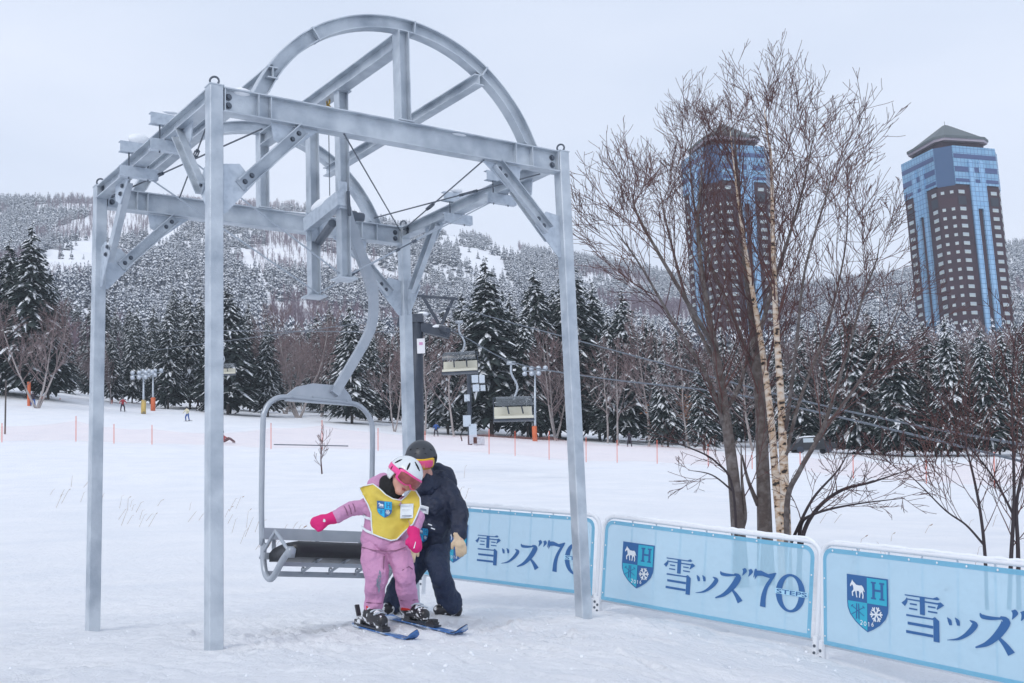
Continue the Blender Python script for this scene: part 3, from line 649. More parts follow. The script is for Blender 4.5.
# ------------------------------------------------------------------ banner barriers
def barrier(TL, TR, h, label, seed):
    TL, TR = Vector(TL), Vector(TR); rnd = random.Random(seed); L = (TR - TL).length; ax = (TR - TL) / L; up_ = (E3 - ax * ax.z).normalized(); nr = ax.cross(up_).normalized()
    if nr.y > 0: nr = -nr
    base = TL.lerp(TR, .5) - up_ * (h + .12); t = thing('banner_barrier', base, label, 'barrier', 'banner barriers in a row along the run-out')
    def Q(x, y, o=0):                                # x metres from left, y metres up from fabric bottom
        sag = .0015 * math.sin(x * 3 + seed)
        return TL + ax * x - up_ * (h - y) + nr * (o + sag * min(1, y * 4, (h - y) * 4, x * 4, (L - x) * 4))
    # tube frame with rounded top corners
    rc = .11; e_ = -.035; pts = [Q(e_, -.17), Q(e_, .1), Q(e_, h - rc)]
    for k in range(1, 6): a = k / 6 * math.pi / 2; pts.append(Q(e_ + rc * (1 - math.cos(a)), h + .03 - rc + rc * math.sin(a)))
    pts += [Q(rc, h + .03), Q(L / 2, h + .03), Q(L - rc, h + .03)]
    for k in range(1, 6): a = k / 6 * math.pi / 2; pts.append(Q(L - e_ - rc * (1 - math.sin(a)), h + .03 - rc + rc * math.cos(a)))
    pts += [Q(L - e_, h - rc), Q(L - e_, .1), Q(L - e_, -.17)]
    mb = MB(); mb.tube(pts, .018, 10); mb.tube([Q(e_, -.01, -.01), Q(L - e_, -.01, -.01)], .014, 8)
    f_ = mb.build('frame', M['white'], t, True)
    mb = MB(); n = 8
    for i in range(1, n): x = L * i / n; mb.tube([Q(x, -.01, -.022), Q(x, h + .02, -.022)], .007, 6)
    mb.build('bars', M['white'], f_)
    for x in (e_ + .0, L - e_): 
        mb = MB(); mb.box(Q(x, -.09, 0), ax * .016, nr * .03, up_ * .11); q = mb.build('foot_plate', M['white'], t)
        for y in (-.05, -.10): b2 = MB(); b2.tube([Q(x, y, .03), Q(x, y, .036)], .011, 8); b2.build('bolt_hole', M['bolt'], q)
    # snow lying on the top rail
    sp_ = []; 
    for i in range(41): x = -.02 + (L + .04) * i / 40; sp_.append(Q(x, h + .046 - (.055 if i in (0, 40) else .02 if i in (1, 39) else 0) + rnd.uniform(-.003, .004), 0))
    mb = MB(); mb.tube(sp_, [rnd.uniform(.009, .017) for _ in sp_], 8); mb.build('snow_cap', M['snow'], t, True)
    # fabric
    nx, ny = 60, 16; vs = []; r2 = .085
    for j in range(ny + 1):
        for i in range(nx + 1):
            x = L * i / nx; y = h * j / ny
            for cx, sx in ((r2, -1), (L - r2, 1)):
                if (x - cx) * sx > 0 and y > h - r2:
                    d = math.hypot(x - cx, y - (h - r2)); 
                    if d > r2: x = cx + (x - cx) * r2 / d; y = h - r2 + (y - h + r2) * r2 / d
            vs.append(Q(x, y, .026))
    fs = [(j * (nx + 1) + i, j * (nx + 1) + i + 1, (j + 1) * (nx + 1) + i + 1, (j + 1) * (nx + 1) + i) for j in range(ny) for i in range(nx)]
    mb = MB(); mb.add(vs, fs); fab = mb.build('banner', M['banner'], t, True)
    mb = MB(); ew = .032; k = 24
    inner = [(ew, ew * .9), (ew, h - r2)] + [(r2 - (r2 - ew) * math.cos(a), h - r2 + (r2 - ew) * math.sin(a)) for a in [i / 6 * math.pi / 2 for i in range(1, 7)]]
    outer = [(0, 0), (0, h - r2)] + [(r2 - r2 * math.cos(a), h - r2 + r2 * math.sin(a)) for a in [i / 6 * math.pi / 2 for i in range(1, 7)]]
    # top and bottom runs
    inner += [(x, h - ew) for x in [r2 + (L - 2 * r2) * i / k for i in range(1, k)]]; outer += [(x, h) for x in [r2 + (L - 2 * r2) * i / k for i in range(1, k)]]
    inner += [(L - a, b) for a, b in inner[:8]][::-1]; outer += [(L - a, b) for a, b in outer[:8]][::-1]
    inner += [(x, ew * .9) for x in [L - ew - (L - 2 * ew) * i / k for i in range(1, k)]]; outer += [(x, 0) for x in [L - L * i / k for i in range(1, k)]]
    kk = len(inner); mb.add([Q(a, b, .029) for a, b in inner] + [Q(a, b, .029) for a, b in outer], [(i, (i + 1) % kk, kk + (i + 1) % kk, kk + i) for i in range(kk)]); mb.build('hem', M['banner_edge'], fab, True)
    mb = MB()
    for i in range(10): mb.ell(Q(.1 + (L - .2) * i / 9, h - .016, .033), ax * .008, up_ * .008, nr * .003, 8, 4)
    for i in range(3): mb.ell(Q(.016, .06 + .2 * i, .033), ax * .007, up_ * .007, nr * .003, 8, 4); mb.ell(Q(L - .016, .06 + .2 * i, .033), ax * .007, up_ * .007, nr * .003, 8, 4)
    mb.build('eyelets', M['white'], fab)
    # crest: split finely so it follows the cloth
    o0 = .030
    cw_, chh = .165 * L, .55 * h; cx0, cy0 = .102 * L, .21 * h
    mbs = MB(); keys = ['print_blue', 'print_teal', 'print_white']
    for mk, lv, pl in crest_layers(): mbs.cur = keys.index(mk); flat(mbs, pl, lambda a, b: Q(cx0 + a * cw_, cy0 + b * chh, o0 + .002 + lv * .002))
    mbs.build('crest', [M[k_] for k_ in keys], fab)
    mb = MB()
    for pl, (x0_, y0_, w_, h_) in ((polys_yuki(), (.319, .25, .153, .41)), (polys_tsu(), (.480, .275, .095, .22)), (polys_zu(), (.575, .25, .125, .33)), (polys_quote(), (.688, .54, .05, .105)), (polys_seven(), (.745, .25, .105, .40)), (polys_zero(), (.845, .24, .125, .42))):
        flat(mb, pl, lambda a, b: Q((x0_ + a * w_) * L, (y0_ + b * h_) * h, o0 + .002))
    mb.build('lettering', M['print_blue'], fab)
    mb = MB(); flat(mb, [[(.843, .425), (.982, .425), (.982, .485), (.843, .485)]], lambda a, b: Q(a * L, b * h, o0 + .0045))
    mb.build('caption_band', M['banner_flat'], fab)
    v, f = STEPS; wx = max(p[0] for p in v); mb = MB(); mb.add([Q((.848 + p[0] / wx * .13) * L, (.432 + p[1] * .066) * h, o0 + .006) for p in v], f); mb.build('caption', M['print_blue'], fab)
    return t
M['banner_flat'] = mat('banner_plain', (.40, .66, .82), .6)
hh = .675
def TP(px, py, Y): return P(px, py, Y)
barrier(TP(430, 505, 12.3), TP(597, 518.5, 11.1), hh, 'leftmost printed banner barrier, partly behind the adult in navy', 1)
barrier(TP(608, 519.5, 10.65), TP(817, 546, 9.3), hh, 'middle printed banner barrier with the whole slogan showing below the birch trunks', 2)
barrier(TP(826, 547, 8.85), TP(1123, 581, 6.85), hh, 'nearest printed banner barrier, cut off by the right edge of the photo', 3)
#==FAR
# ------------------------------------------------------------------ conifers
def spruce_mesh(h, seed, nwh=34, nbr=10, Lmax=3.4, z0=2.6, snowy=.55):
    rnd = random.Random(seed); cr_ = MB(); sn_ = MB(); tk = MB()
    tk.tube([Vector((0, 0, -1)), Vector((0, 0, h * .5)), Vector((0, 0, h * .98))], [.22 * h / 20, .13 * h / 20, .02], 6)
    for w in range(nwh):
        f = w / (nwh - 1); z = z0 + (h - z0) * (f ** .95); L0 = Lmax * (1 - f) ** .8 * (1 - .35 * max(0, .12 - f) / .12) + .25
        for b in range(nbr if f < .85 else 5):
            a = 2 * math.pi * (b + rnd.random() * .9) / nbr + w * 1.3; L = L0 * rnd.uniform(.62, 1.18); dr = rnd.uniform(.15, .5)
            d = Vector((math.cos(a), math.sin(a), 0)); s = Vector((-d.y, d.x, 0)); zz = z + rnd.uniform(-.25, .25); wd = L * rnd.uniform(.10, .17) + .07
            pts = []
            for k in range(4):
                t = (.08, .4, .72, 1.)[k]; pts.append(d * L * t + E3 * (zz + L * (.22 * t - (dr + .35) * t * t)) + s * rnd.uniform(-.06, .06) * L)
            ww = [.25 * wd, wd, .85 * wd, .06 * wd]; vs = []
            for p, q in zip(pts, ww):
                dz = q * rnd.uniform(.45, 1.0); vs += [p + s * q - E3 * dz, p, p - s * q - E3 * dz * rnd.uniform(.7, 1.2)]
            fs = []
            for k in range(3): fs += [(k*3, k*3+3, k*3+4, k*3+1), (k*3+1, k*3+4, k*3+5, k*3+2)]
            cr_.add(vs, fs)
            # ragged hanging twigs
            for k in range(3):
                t = rnd.uniform(.3, 1); i = min(2, int(t * 3)); p = pts[i].lerp(pts[i + 1], t * 3 - i if t < 1 else 1); sd = s * rnd.choice((-1, 1)) * wd * rnd.uniform(.5, 1.3)
                q = p + sd + d * rnd.uniform(0, .3) * L * .5 - E3 * rnd.uniform(.1, .45) * (wd + .2); cr_.add([p, q, q + d * .12 * L - E3 * .05, p + d * .15 * L], [(0, 1, 2, 3)])
            for q_ in range(2):                      # side sprays with their own snow
                t = rnd.uniform(.35, .9); i = min(2, int(t * 3)); p = pts[i].lerp(pts[i + 1], t * 3 - i); sd = s * rnd.choice((-1, 1)); w2 = L * rnd.uniform(.16, .34); e2 = p + (sd * .8 + d * .6) * w2 - E3 * w2 * rnd.uniform(.2, .6); n2 = (d * .8 - sd * .6) * w2 * .22
                cr_.add([p - n2, p + n2, e2 + n2 * .3 - E3 * .06, e2 - n2 * .3 - E3 * .06], [(0, 1, 2, 3)])
                if rnd.random() < snowy * .8: a2 = p.lerp(e2, .25) + E3 * .07; b2 = p.lerp(e2, .85) + E3 * .05; sn_.add([a2 - n2 * .6, a2 + n2 * .6, b2 + n2 * .5, b2 - n2 * .5, a2.lerp(b2, .5) + E3 * .07], [(0, 1, 4), (1, 2, 4), (2, 3, 4), (3, 0, 4)])
            if rnd.random() < snowy:
                i0 = rnd.choice((0, 1, 1)); i1 = rnd.choice((2, 3, 3)); vs = []; seg = list(range(i0, i1 + 1)); m_ = len(seg)
                for k in seg:
                    p = pts[k]; q = ww[k] * rnd.uniform(.35, .8) if k not in (i0,) else ww[k] * .3; o_ = s * rnd.uniform(-.3, .3) * wd
                    vs += [p + o_ + s * q + E3 * (.0 - q * .35), p + o_ + E3 * (.07 + .12 * q), p + o_ - s * q + E3 * (.0 - q * .35)]
                fs = []
                for k in range(m_ - 1): fs += [(k*3, k*3+3, k*3+4, k*3+1), (k*3+1, k*3+4, k*3+5, k*3+2)]
                if m_ > 1: sn_.add(vs, fs)
    return tk, cr_, sn_
protos = []
def tree_proto(name, tk, crn, sn_, mats):
    o = bpy.data.objects.new(name, None); mt = []
    for nm, mb, m_ in (('trunk', tk, mats[0]), ('crown', crn, mats[1]), ('snow_cover', sn_, mats[2])):
        if mb is not None: c = bpy.data.objects.new(nm, mb.mesh(nm, m_)); c.parent = o; mt.append(c)
    return o, mt
def plant(proto, loc, h, h0, label, cat, group, rz=None, wx=1.0, name=None):
    root, kids = proto; o = bpy.data.objects.new(name or root.name, None); C.objects.link(o); o.location = loc; s = h / h0; o.scale = (s * wx, s * wx, s)
    o.rotation_euler = (0, 0, random.uniform(0, 6.28) if rz is None else rz)
    for k in kids: c = k.copy(); C.objects.link(c); c.parent = o
    return tag(o, label, cat, group)
SP = [tree_proto('spruce_tree', *spruce_mesh(20, s, snowy=sv, nwh=50, nbr=14, Lmax=lm), (M['trunk'], M['spruce'], M['snow'])) for s, sv, lm in ((1, .55, 4.0), (2, .72, 3.7), (3, .6, 4.4), (4, .85, 3.9), (5, .7, 3.5))]
def put_spruce(px, ytop, ybase, Y, label, group, k=None, wx=1.):
    g = P(px, ybase, Y); z = gz(g.x, g.y); t = P(px, ytop, Y); h = t.z - z; g = Vector((g.x, g.y, z - .2))
    return plant(SP[random.randrange(5) if k is None else k], g, h, 20, label, 'spruce', group, wx=wx)
SL = 'spruces along the edge of the ski run'
named = [(28, 222, 396, 150, 'tallest dark spruce at the far left above the run edge', 0, 1.), (5, 236, 391, 152, 'dark spruce cut by the left edge of the photo', 2, 1.),
 (228, 283, 414, 165, 'broad snowy spruce just right of the nearest gantry column', 2, 1.2), (268, 320, 417, 170, 'snow laden spruce left of the pale bare tree, seen above the empty chair bail', 1, 1.),
 (352, 302, 423, 160, 'snowy spruce seen inside the curve of the chair hanger arm', 3, 1.1), (492, 257, 437, 150, 'tallest dark spruce behind the far lift tower and its chairs', 0, 1.15),
 (541, 266, 439, 155, 'tall snowy spruce rising above the hanging lift chair right of centre', 2, 1.), (578, 252, 441, 158, 'dark spruce right behind the right front column of the gantry', 0, 1.05),
 (630, 286, 444, 150, 'snowy spruce right of the gantry behind the white trunked birches', 1, 1.05), (448, 300, 431, 150, 'snowy spruce standing behind the dark lift tower arm', 3, 1.),
 (958, 316, 455, 121, 'spruce directly below the right high rise tower, left of a pair', 3, 1.), (992, 322, 455, 120, 'spruce directly below the right high rise tower, right of a pair', 1, .9),
 (858, 300, 452, 128, 'tall snowy spruce between the two high rise towers', 3, 1.05)]
for px, yt, yb, Y_, lb, k, wx in named: put_spruce(px, yt, yb, Y_, lb, SL, k, wx)
row = [(-14, 250, 390, 150), (48, 270, 398, 152), (66, 325, 401, 175), (88, 340, 404, 185), (112, 328, 409, 170), (132, 318, 411, 178), (150, 330, 412, 185), (168, 306, 412, 168), (190, 296, 413, 175), (208, 310, 414, 180), (250, 312, 415, 185),
 (290, 345, 418, 200), (318, 335, 420, 200), (334, 322, 422, 185), (372, 322, 424, 175), (392, 330, 427, 180), (420, 335, 429, 180), (432, 318, 430, 170), (466, 290, 434, 165), (470, 310, 434, 150), (515, 292, 437, 160), (528, 310, 438, 150), (560, 285, 440, 165), (600, 282, 442, 165), (614, 312, 443, 150), (652, 315, 445, 165),
 (672, 330, 445, 180), (694, 322, 446, 175), (716, 330, 447, 185), (742, 338, 448, 180), (790, 335, 449, 185), (812, 322, 450, 190), (835, 318, 451, 190), (880, 306, 452, 190), (884, 312, 453, 128), (902, 322, 453, 124), (925, 330, 453, 190), (936, 322, 454, 126), (975, 335, 455, 195), (1014, 326, 455, 121), (812, 330, 451, 132), (1030, 322, 455, 190), (1046, 300, 455, 190)]
for px, yt, yb, Y_ in row + [(660, 318, 445, 160), (684, 322, 446, 158), (730, 330, 447, 160), (765, 325, 448, 162), (782, 335, 449, 160), (826, 322, 450, 165), (845, 330, 451, 160), (866, 318, 452, 165), (893, 325, 453, 160), (908, 333, 453, 165), (932, 326, 454, 162), (968, 333, 455, 165), (984, 338, 455, 160), (1024, 325, 455, 165), (668, 345, 445, 135), (705, 352, 446, 128), (803, 348, 450, 130), (872, 340, 452, 132), (915, 345, 454, 126), (948, 338, 454, 132), (1000, 345, 455, 128), (1036, 335, 455, 130)]: put_spruce(px, yt, yb, Y_, 'snow dusted spruce in the dense dark row behind the ski run', SL)
rnd = random.Random(5)
for i in range(95):
    px = -30 + 1090 * (i + rnd.random()) / 95; Y_ = rnd.uniform(205, 300); g = P(px, 400, Y_); z = gz(g.x, g.y)
    h = rnd.uniform(15, 22) if px < 560 else rnd.uniform(13, 18)
    plant(SP[rnd.choice((1, 3, 3, 4))], Vector((g.x, g.y, z - .3)), h, 20, 'snow covered spruce standing farther back at the foot of the forested hill', 'spruce', 'spruces at the foot of the hill')

# ------------------------------------------------------------------ bare trees
def grow(mb, p, d, L, r, lvl, rnd, cfg, base_r=None):
    """one curved branch, then its children"""
    nseg = cfg['seg'][lvl]; pts = [p]; rs = [r]; dd = d.copy()
    for i in range(nseg):
        dd = (dd + Vector((rnd.uniform(-1, 1), rnd.uniform(-1, 1), rnd.uniform(-1, 1))) * cfg['wig'] + E3 * cfg['up'][lvl]).normalized()
        p = p + dd * (L / nseg); pts.append(p); rs.append(max(cfg['rmin'], r * (1 - .8 * (i + 1) / nseg)))
    mb.tube(pts, rs, cfg['sides'][lvl], False)
    if lvl + 1 < len(cfg['n']):
        n = cfg['n'][lvl + 1]; n = int(n * rnd.uniform(.75, 1.25) + .5)
        for k in range(n):
            t = cfg['t0'] + (1 - cfg['t0']) * (k + rnd.random()) / n; i = min(nseg - 1, int(t * nseg)); q = pts[i].lerp(pts[i + 1], t * nseg - i)
            ax = (pts[i + 1] - pts[i]).normalized(); sx = Vector((rnd.gauss(0, 1), rnd.gauss(0, 1), rnd.gauss(0, .6))); sx = (sx - ax * sx.dot(ax)).normalized()
            a = R(rnd.uniform(*cfg['ang'])); cd = ax * math.cos(a) + sx * math.sin(a)
            grow(mb, q, cd, L * rnd.uniform(*cfg['len']) * (1.15 - .6 * t), max(cfg['rmin'], rs[i] * .52), lvl + 1, rnd, cfg)
def bare_proto(h, seed, spread=1., rmin=.014, thick=.14, stems=1):
    rnd = random.Random(seed); tk = MB(); cb = MB()
    cfg = dict(seg=[6, 5, 4, 3], wig=.13, up=[.1, .14, .1, .06], rmin=rmin, sides=[5, 4, 3, 3], n=[0, 6, 5, 4], t0=.2, ang=(22, 48), len=(.42, .62))
    for s in range(stems):
        p = Vector((rnd.uniform(-.2, .2), rnd.uniform(-.2, .2), -.5)); pts = [p]; rs = [thick]; d = Vector((rnd.uniform(-.2, .2) * stems, rnd.uniform(-.2, .2) * stems, 1)).normalized()
        for i in range(9): d = (d + Vector((rnd.uniform(-.1, .1), rnd.uniform(-.1, .1), .12))).normalized(); p = p + d * (h * .95 / 9); pts.append(p); rs.append(max(.03, thick * (1 - .88 * (i + 1) / 9)))
        tk.tube(pts, rs, 6)
        for k in range(20):
            t = .25 + .73 * (k + rnd.random()) / 20; i = min(8, int(t * 9)); q = pts[i].lerp(pts[i + 1], t * 9 - i); a = rnd.uniform(0, 6.28)
            d2 = Vector((math.cos(a) * spread, math.sin(a) * spread, rnd.uniform(.7, 1.4))).normalized(); grow(cb, q, d2, h * (.36 * (1 - t) + .13), max(rmin, rs[i] * .45), 1, rnd, cfg)
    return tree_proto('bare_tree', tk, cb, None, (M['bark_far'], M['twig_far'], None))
BT = [bare_proto(13, 11), bare_proto(13, 12, 1.2, stems=2), bare_proto(13, 13, .8), bare_proto(13, 14, 1.1, stems=3)]
def put_bare(px, ytop, Y, label, group, k, wx=1.):
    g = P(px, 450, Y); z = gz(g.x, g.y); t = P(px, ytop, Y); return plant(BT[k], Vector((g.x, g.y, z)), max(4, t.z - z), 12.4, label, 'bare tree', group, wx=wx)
BG_ = 'leafless trees at the wood edge'
put_bare(36, 300, 138, 'forked pale leafless birch on the slope at the left, before the spruces', BG_, 3)
put_bare(300, 305, 172, 'pale leafless tree with fanning branches above the empty chair', BG_, 3, 1.15)
put_bare(322, 325, 176, 'leafless tree just right of the fanning pale one above the chair', BG_, 1)
put_bare(648, 318, 140, 'white trunked birch with a straight stem just right of the gantry', BG_, 2)
put_bare(618, 345, 138, 'white birch leaning left, nearest the gantry on its right', BG_, 0)
put_bare(690, 330, 132, 'white trunked birch close to the left of the big bare trees', BG_, 0)
rnd = random.Random(9)
for i in range(26):
    px = 655 + 400 * (i + rnd.random()) / 26; Y_ = rnd.uniform(124, 185); yt = rnd.uniform(325, 375) + (Y_ - 150) * -.2
    put_bare(px, yt, Y_, 'reddish brown leafless tree in the thicket behind the ski run on the right', BG_, rnd.randrange(4), rnd.uniform(.8, 1.2))
for i in range(16):
    px = 262 + 140 * (i + rnd.random()) / 16; put_bare(px, rnd.uniform(318, 352), rnd.uniform(180, 230), 'leafless tree among the snowy spruces behind the chair', BG_, rnd.randrange(4))
for i in range(8):
    px = 50 + 60 * rnd.random(); put_bare(px, rnd.uniform(335, 365), rnd.uniform(160, 200), 'low leafless tree at the upper left of the run', BG_, rnd.randrange(4))
for px in (395, 425, 455, 555, 608): put_bare(px, rnd.uniform(325, 350), rnd.uniform(142, 150), 'leafless tree in front of the dark central spruces', BG_, rnd.randrange(4))
# rust coloured leaves still hanging on one low tree
mb = MB(); g0 = P(683, 408, 136)
for i in range(650):
    p = g0 + Vector((rnd.gauss(0, 1.5), rnd.gauss(0, 1.2), rnd.gauss(0, .8) - .2)); a = Vector((rnd.uniform(-1, 1), rnd.uniform(-1, 1), rnd.uniform(-.6, .6))).normalized() * .16; b = Vector((rnd.uniform(-1, 1), rnd.uniform(-1, 1), rnd.uniform(-1, 1))).normalized() * .1
    mb.add([p - a, p + b, p + a, p - b], [(0, 1, 2, 3)])
t = thing('oak_sapling', Vector((g0.x, g0.y, gz(g0.x, g0.y))), 'small tree still holding rust brown leaves behind the run fence', 'tree'); mb.build('leaves', M['leaf_brown'], t)
mb = MB(); b0 = Vector((g0.x, g0.y, gz(g0.x, g0.y) - .2)); mb.tube([b0, b0 + E3 * 2.2, b0 + Vector((.2, 0, 4.2))], [.09, .06, .02], 6); mb.build('trunk', M['bark_far'], t)

# ------------------------------------------------------------------ forest on the hill (uncountable: one object, instanced)
def mini_spruce(seed, snow):
    rnd = random.Random(seed); mb = MB(); h = 10.
    for tI in range(9):
        f = tI / 8; z = 1.2 + f * 8.2; L = 2.0 * (1 - f) ** .85 + .25
        for k in range(7):
            a = k * .9 + tI * .5 + rnd.uniform(-.4, .4); d = Vector((math.cos(a), math.sin(a), 0)); s = Vector((-d.y, d.x, 0)); l_ = L * rnd.uniform(.55, 1.35); z += rnd.uniform(-.35, .35)
            c = E3 * (z + .5); q = d * l_ + E3 * (z - .45 * l_); mb.cur = 0; mb.add([c, q + s * l_ * .42 - E3 * .2, q + d * .15, q - s * l_ * .42 - E3 * .2], [(0, 1, 2), (0, 2, 3)])
            if rnd.random() < snow: mb.cur = 1; o_ = E3 * .18; mb.add([c + o_ + d * l_ * .15, q + s * l_ * .36 + o_ - d * .08, q + o_ + d * .1, q - s * l_ * .36 + o_ - d * .08], [(0, 1, 2), (0, 2, 3)])
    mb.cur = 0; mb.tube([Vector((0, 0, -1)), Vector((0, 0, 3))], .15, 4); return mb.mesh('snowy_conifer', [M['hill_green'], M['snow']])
def mini_bare(seed):
    rnd = random.Random(seed); mb = MB()
    mb.tube([Vector((0, 0, -1)), Vector((0, 0, 5)), Vector((.2, 0, 9))], [.14, .1, .03], 4)
    for k in range(40):
        z = rnd.uniform(2, 8.3); a = rnd.uniform(0, 6.28); d = Vector((math.cos(a), math.sin(a), rnd.uniform(.8, 1.8))).normalized(); p = Vector((0, 0, z)); L = rnd.uniform(1.2, 3.0); s = d.cross(E3).normalized() * .07
        q = p + d * L; mb.add([p - s, p + s, q], [(0, 1, 2)])
        for j in range(3): e_ = (d + Vector((rnd.uniform(-.6, .6), rnd.uniform(-.6, .6), rnd.uniform(0, .5)))).normalized(); p2 = p + d * L * rnd.uniform(.3, .9); mb.add([p2 - s * .8, p2 + s * .8, p2 + e_ * L * .5], [(0, 1, 2)])
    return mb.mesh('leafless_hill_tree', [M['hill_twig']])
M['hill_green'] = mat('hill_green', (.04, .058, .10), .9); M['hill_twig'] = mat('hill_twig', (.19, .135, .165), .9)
src = bpy.data.collections.new('hill_tree_kinds'); kinds = []
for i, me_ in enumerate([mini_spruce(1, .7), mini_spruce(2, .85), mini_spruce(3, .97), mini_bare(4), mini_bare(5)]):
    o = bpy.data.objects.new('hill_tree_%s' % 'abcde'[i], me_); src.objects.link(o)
N = 38000; g = np.random.default_rng(3)
yy = np.sqrt(g.uniform(235**2, 1400**2, N)); pxs = g.uniform(-220, 1260, N); X = (pxs - 512) / FPX * yy * .985; Zt = hfun(X, yy)
pyy = hy(pxs) - Zt / yy * FPX
keep = np.ones(N, bool)
nzf = vnoise(X / 60, yy / 60, 21) + .5 * vnoise(X / 25, yy / 25, 22)
def blobm(cx, cy, rx, ry, ang=0.):
    a = math.radians(ang); dx, dy = pxs - cx, pyy - cy; u = dx * math.cos(a) + dy * math.sin(a); v = -dx * math.sin(a) + dy * math.cos(a); return ((u / rx) ** 2 + (v / ry) ** 2) < (1 + nzf * 1.3)
for b in ((58, 257, 46, 20, -8), (90, 240, 26, 12, -20), (150, 232, 30, 10, -35), (248, 272, 8, 26, -25), (240, 262, 6, 20, -10), (262, 296, 5, 20, -35), (484, 258, 27, 14, 30), (452, 238, 14, 9, 0), (508, 246, 20, 7, 20), (270, 252, 20, 6, 10)):
    keep &= ~blobm(*b) | (g.uniform(0, 1, N) < .04)
keep &= g.uniform(0, 1, N) < np.where(yy > 900, .75, 1.)
dec = (vnoise(X / 90, yy / 140, 31) + .35 * vnoise(X / 30, yy / 30, 32) + np.where((pxs > 500) & (pyy < 300), .16, 0) + np.where((pyy < 235), .14, 0) + np.where((pyy > 300) & (pyy < 350) & (pxs > 260) & (pxs < 440), .35, 0)) > .2
ix = np.where(dec, 3 + (g.uniform(0, 1, N) > .5), (g.uniform(0, 1, N) * 3).astype(int)).astype(np.int32)
scl = g.uniform(.5, 1.25, N) * (1 + nzf * .35); rzt = g.uniform(0, 6.28, N)
k = keep; me = bpy.data.meshes.new('hill_forest'); n_ = int(k.sum()); me.vertices.add(n_); me.vertices.foreach_set('co', np.stack([X[k], yy[k], Zt[k] - .3], 1).ravel())
for nm, ty, val in (('idx', 'INT', ix[k]), ('scl', 'FLOAT', scl[k]), ('rz', 'FLOAT', rzt[k])): a = me.attributes.new(nm, ty, 'POINT'); a.data.foreach_set('value', val)
hf = bpy.data.objects.new('hill_forest', me); C.objects.link(hf); hf['kind'] = 'stuff'
ng = bpy.data.node_groups.new('scatter', 'GeometryNodeTree'); ng.interface.new_socket('Geometry', in_out='INPUT', socket_type='NodeSocketGeometry'); ng.interface.new_socket('Geometry', in_out='OUTPUT', socket_type='NodeSocketGeometry')
nd = ng.nodes; gi = nd.new('NodeGroupInput'); gout = nd.new('NodeGroupOutput'); ip = nd.new('GeometryNodeInstanceOnPoints'); ci = nd.new('GeometryNodeCollectionInfo'); ci.inputs[0].default_value = src; ci.inputs['Separate Children'].default_value = True; ci.inputs['Reset Children'].default_value = True
def attr(nm, ty): a = nd.new('GeometryNodeInputNamedAttribute'); a.data_type = ty; a.inputs[0].default_value = nm; return a.outputs[0]
cx = nd.new('ShaderNodeCombineXYZ'); ng.links.new(attr('rz', 'FLOAT'), cx.inputs[2]); ip.inputs['Pick Instance'].default_value = True
ng.links.new(gi.outputs[0], ip.inputs['Points']); ng.links.new(ci.outputs[0], ip.inputs['Instance']); ng.links.new(attr('idx', 'INT'), ip.inputs['Instance Index']); ng.links.new(cx.outputs[0], ip.inputs['Rotation']); ng.links.new(attr('scl', 'FLOAT'), ip.inputs['Scale']); ng.links.new(ip.outputs[0], gout.inputs[0])
md = hf.modifiers.new('scatter', 'NODES'); md.node_group = ng

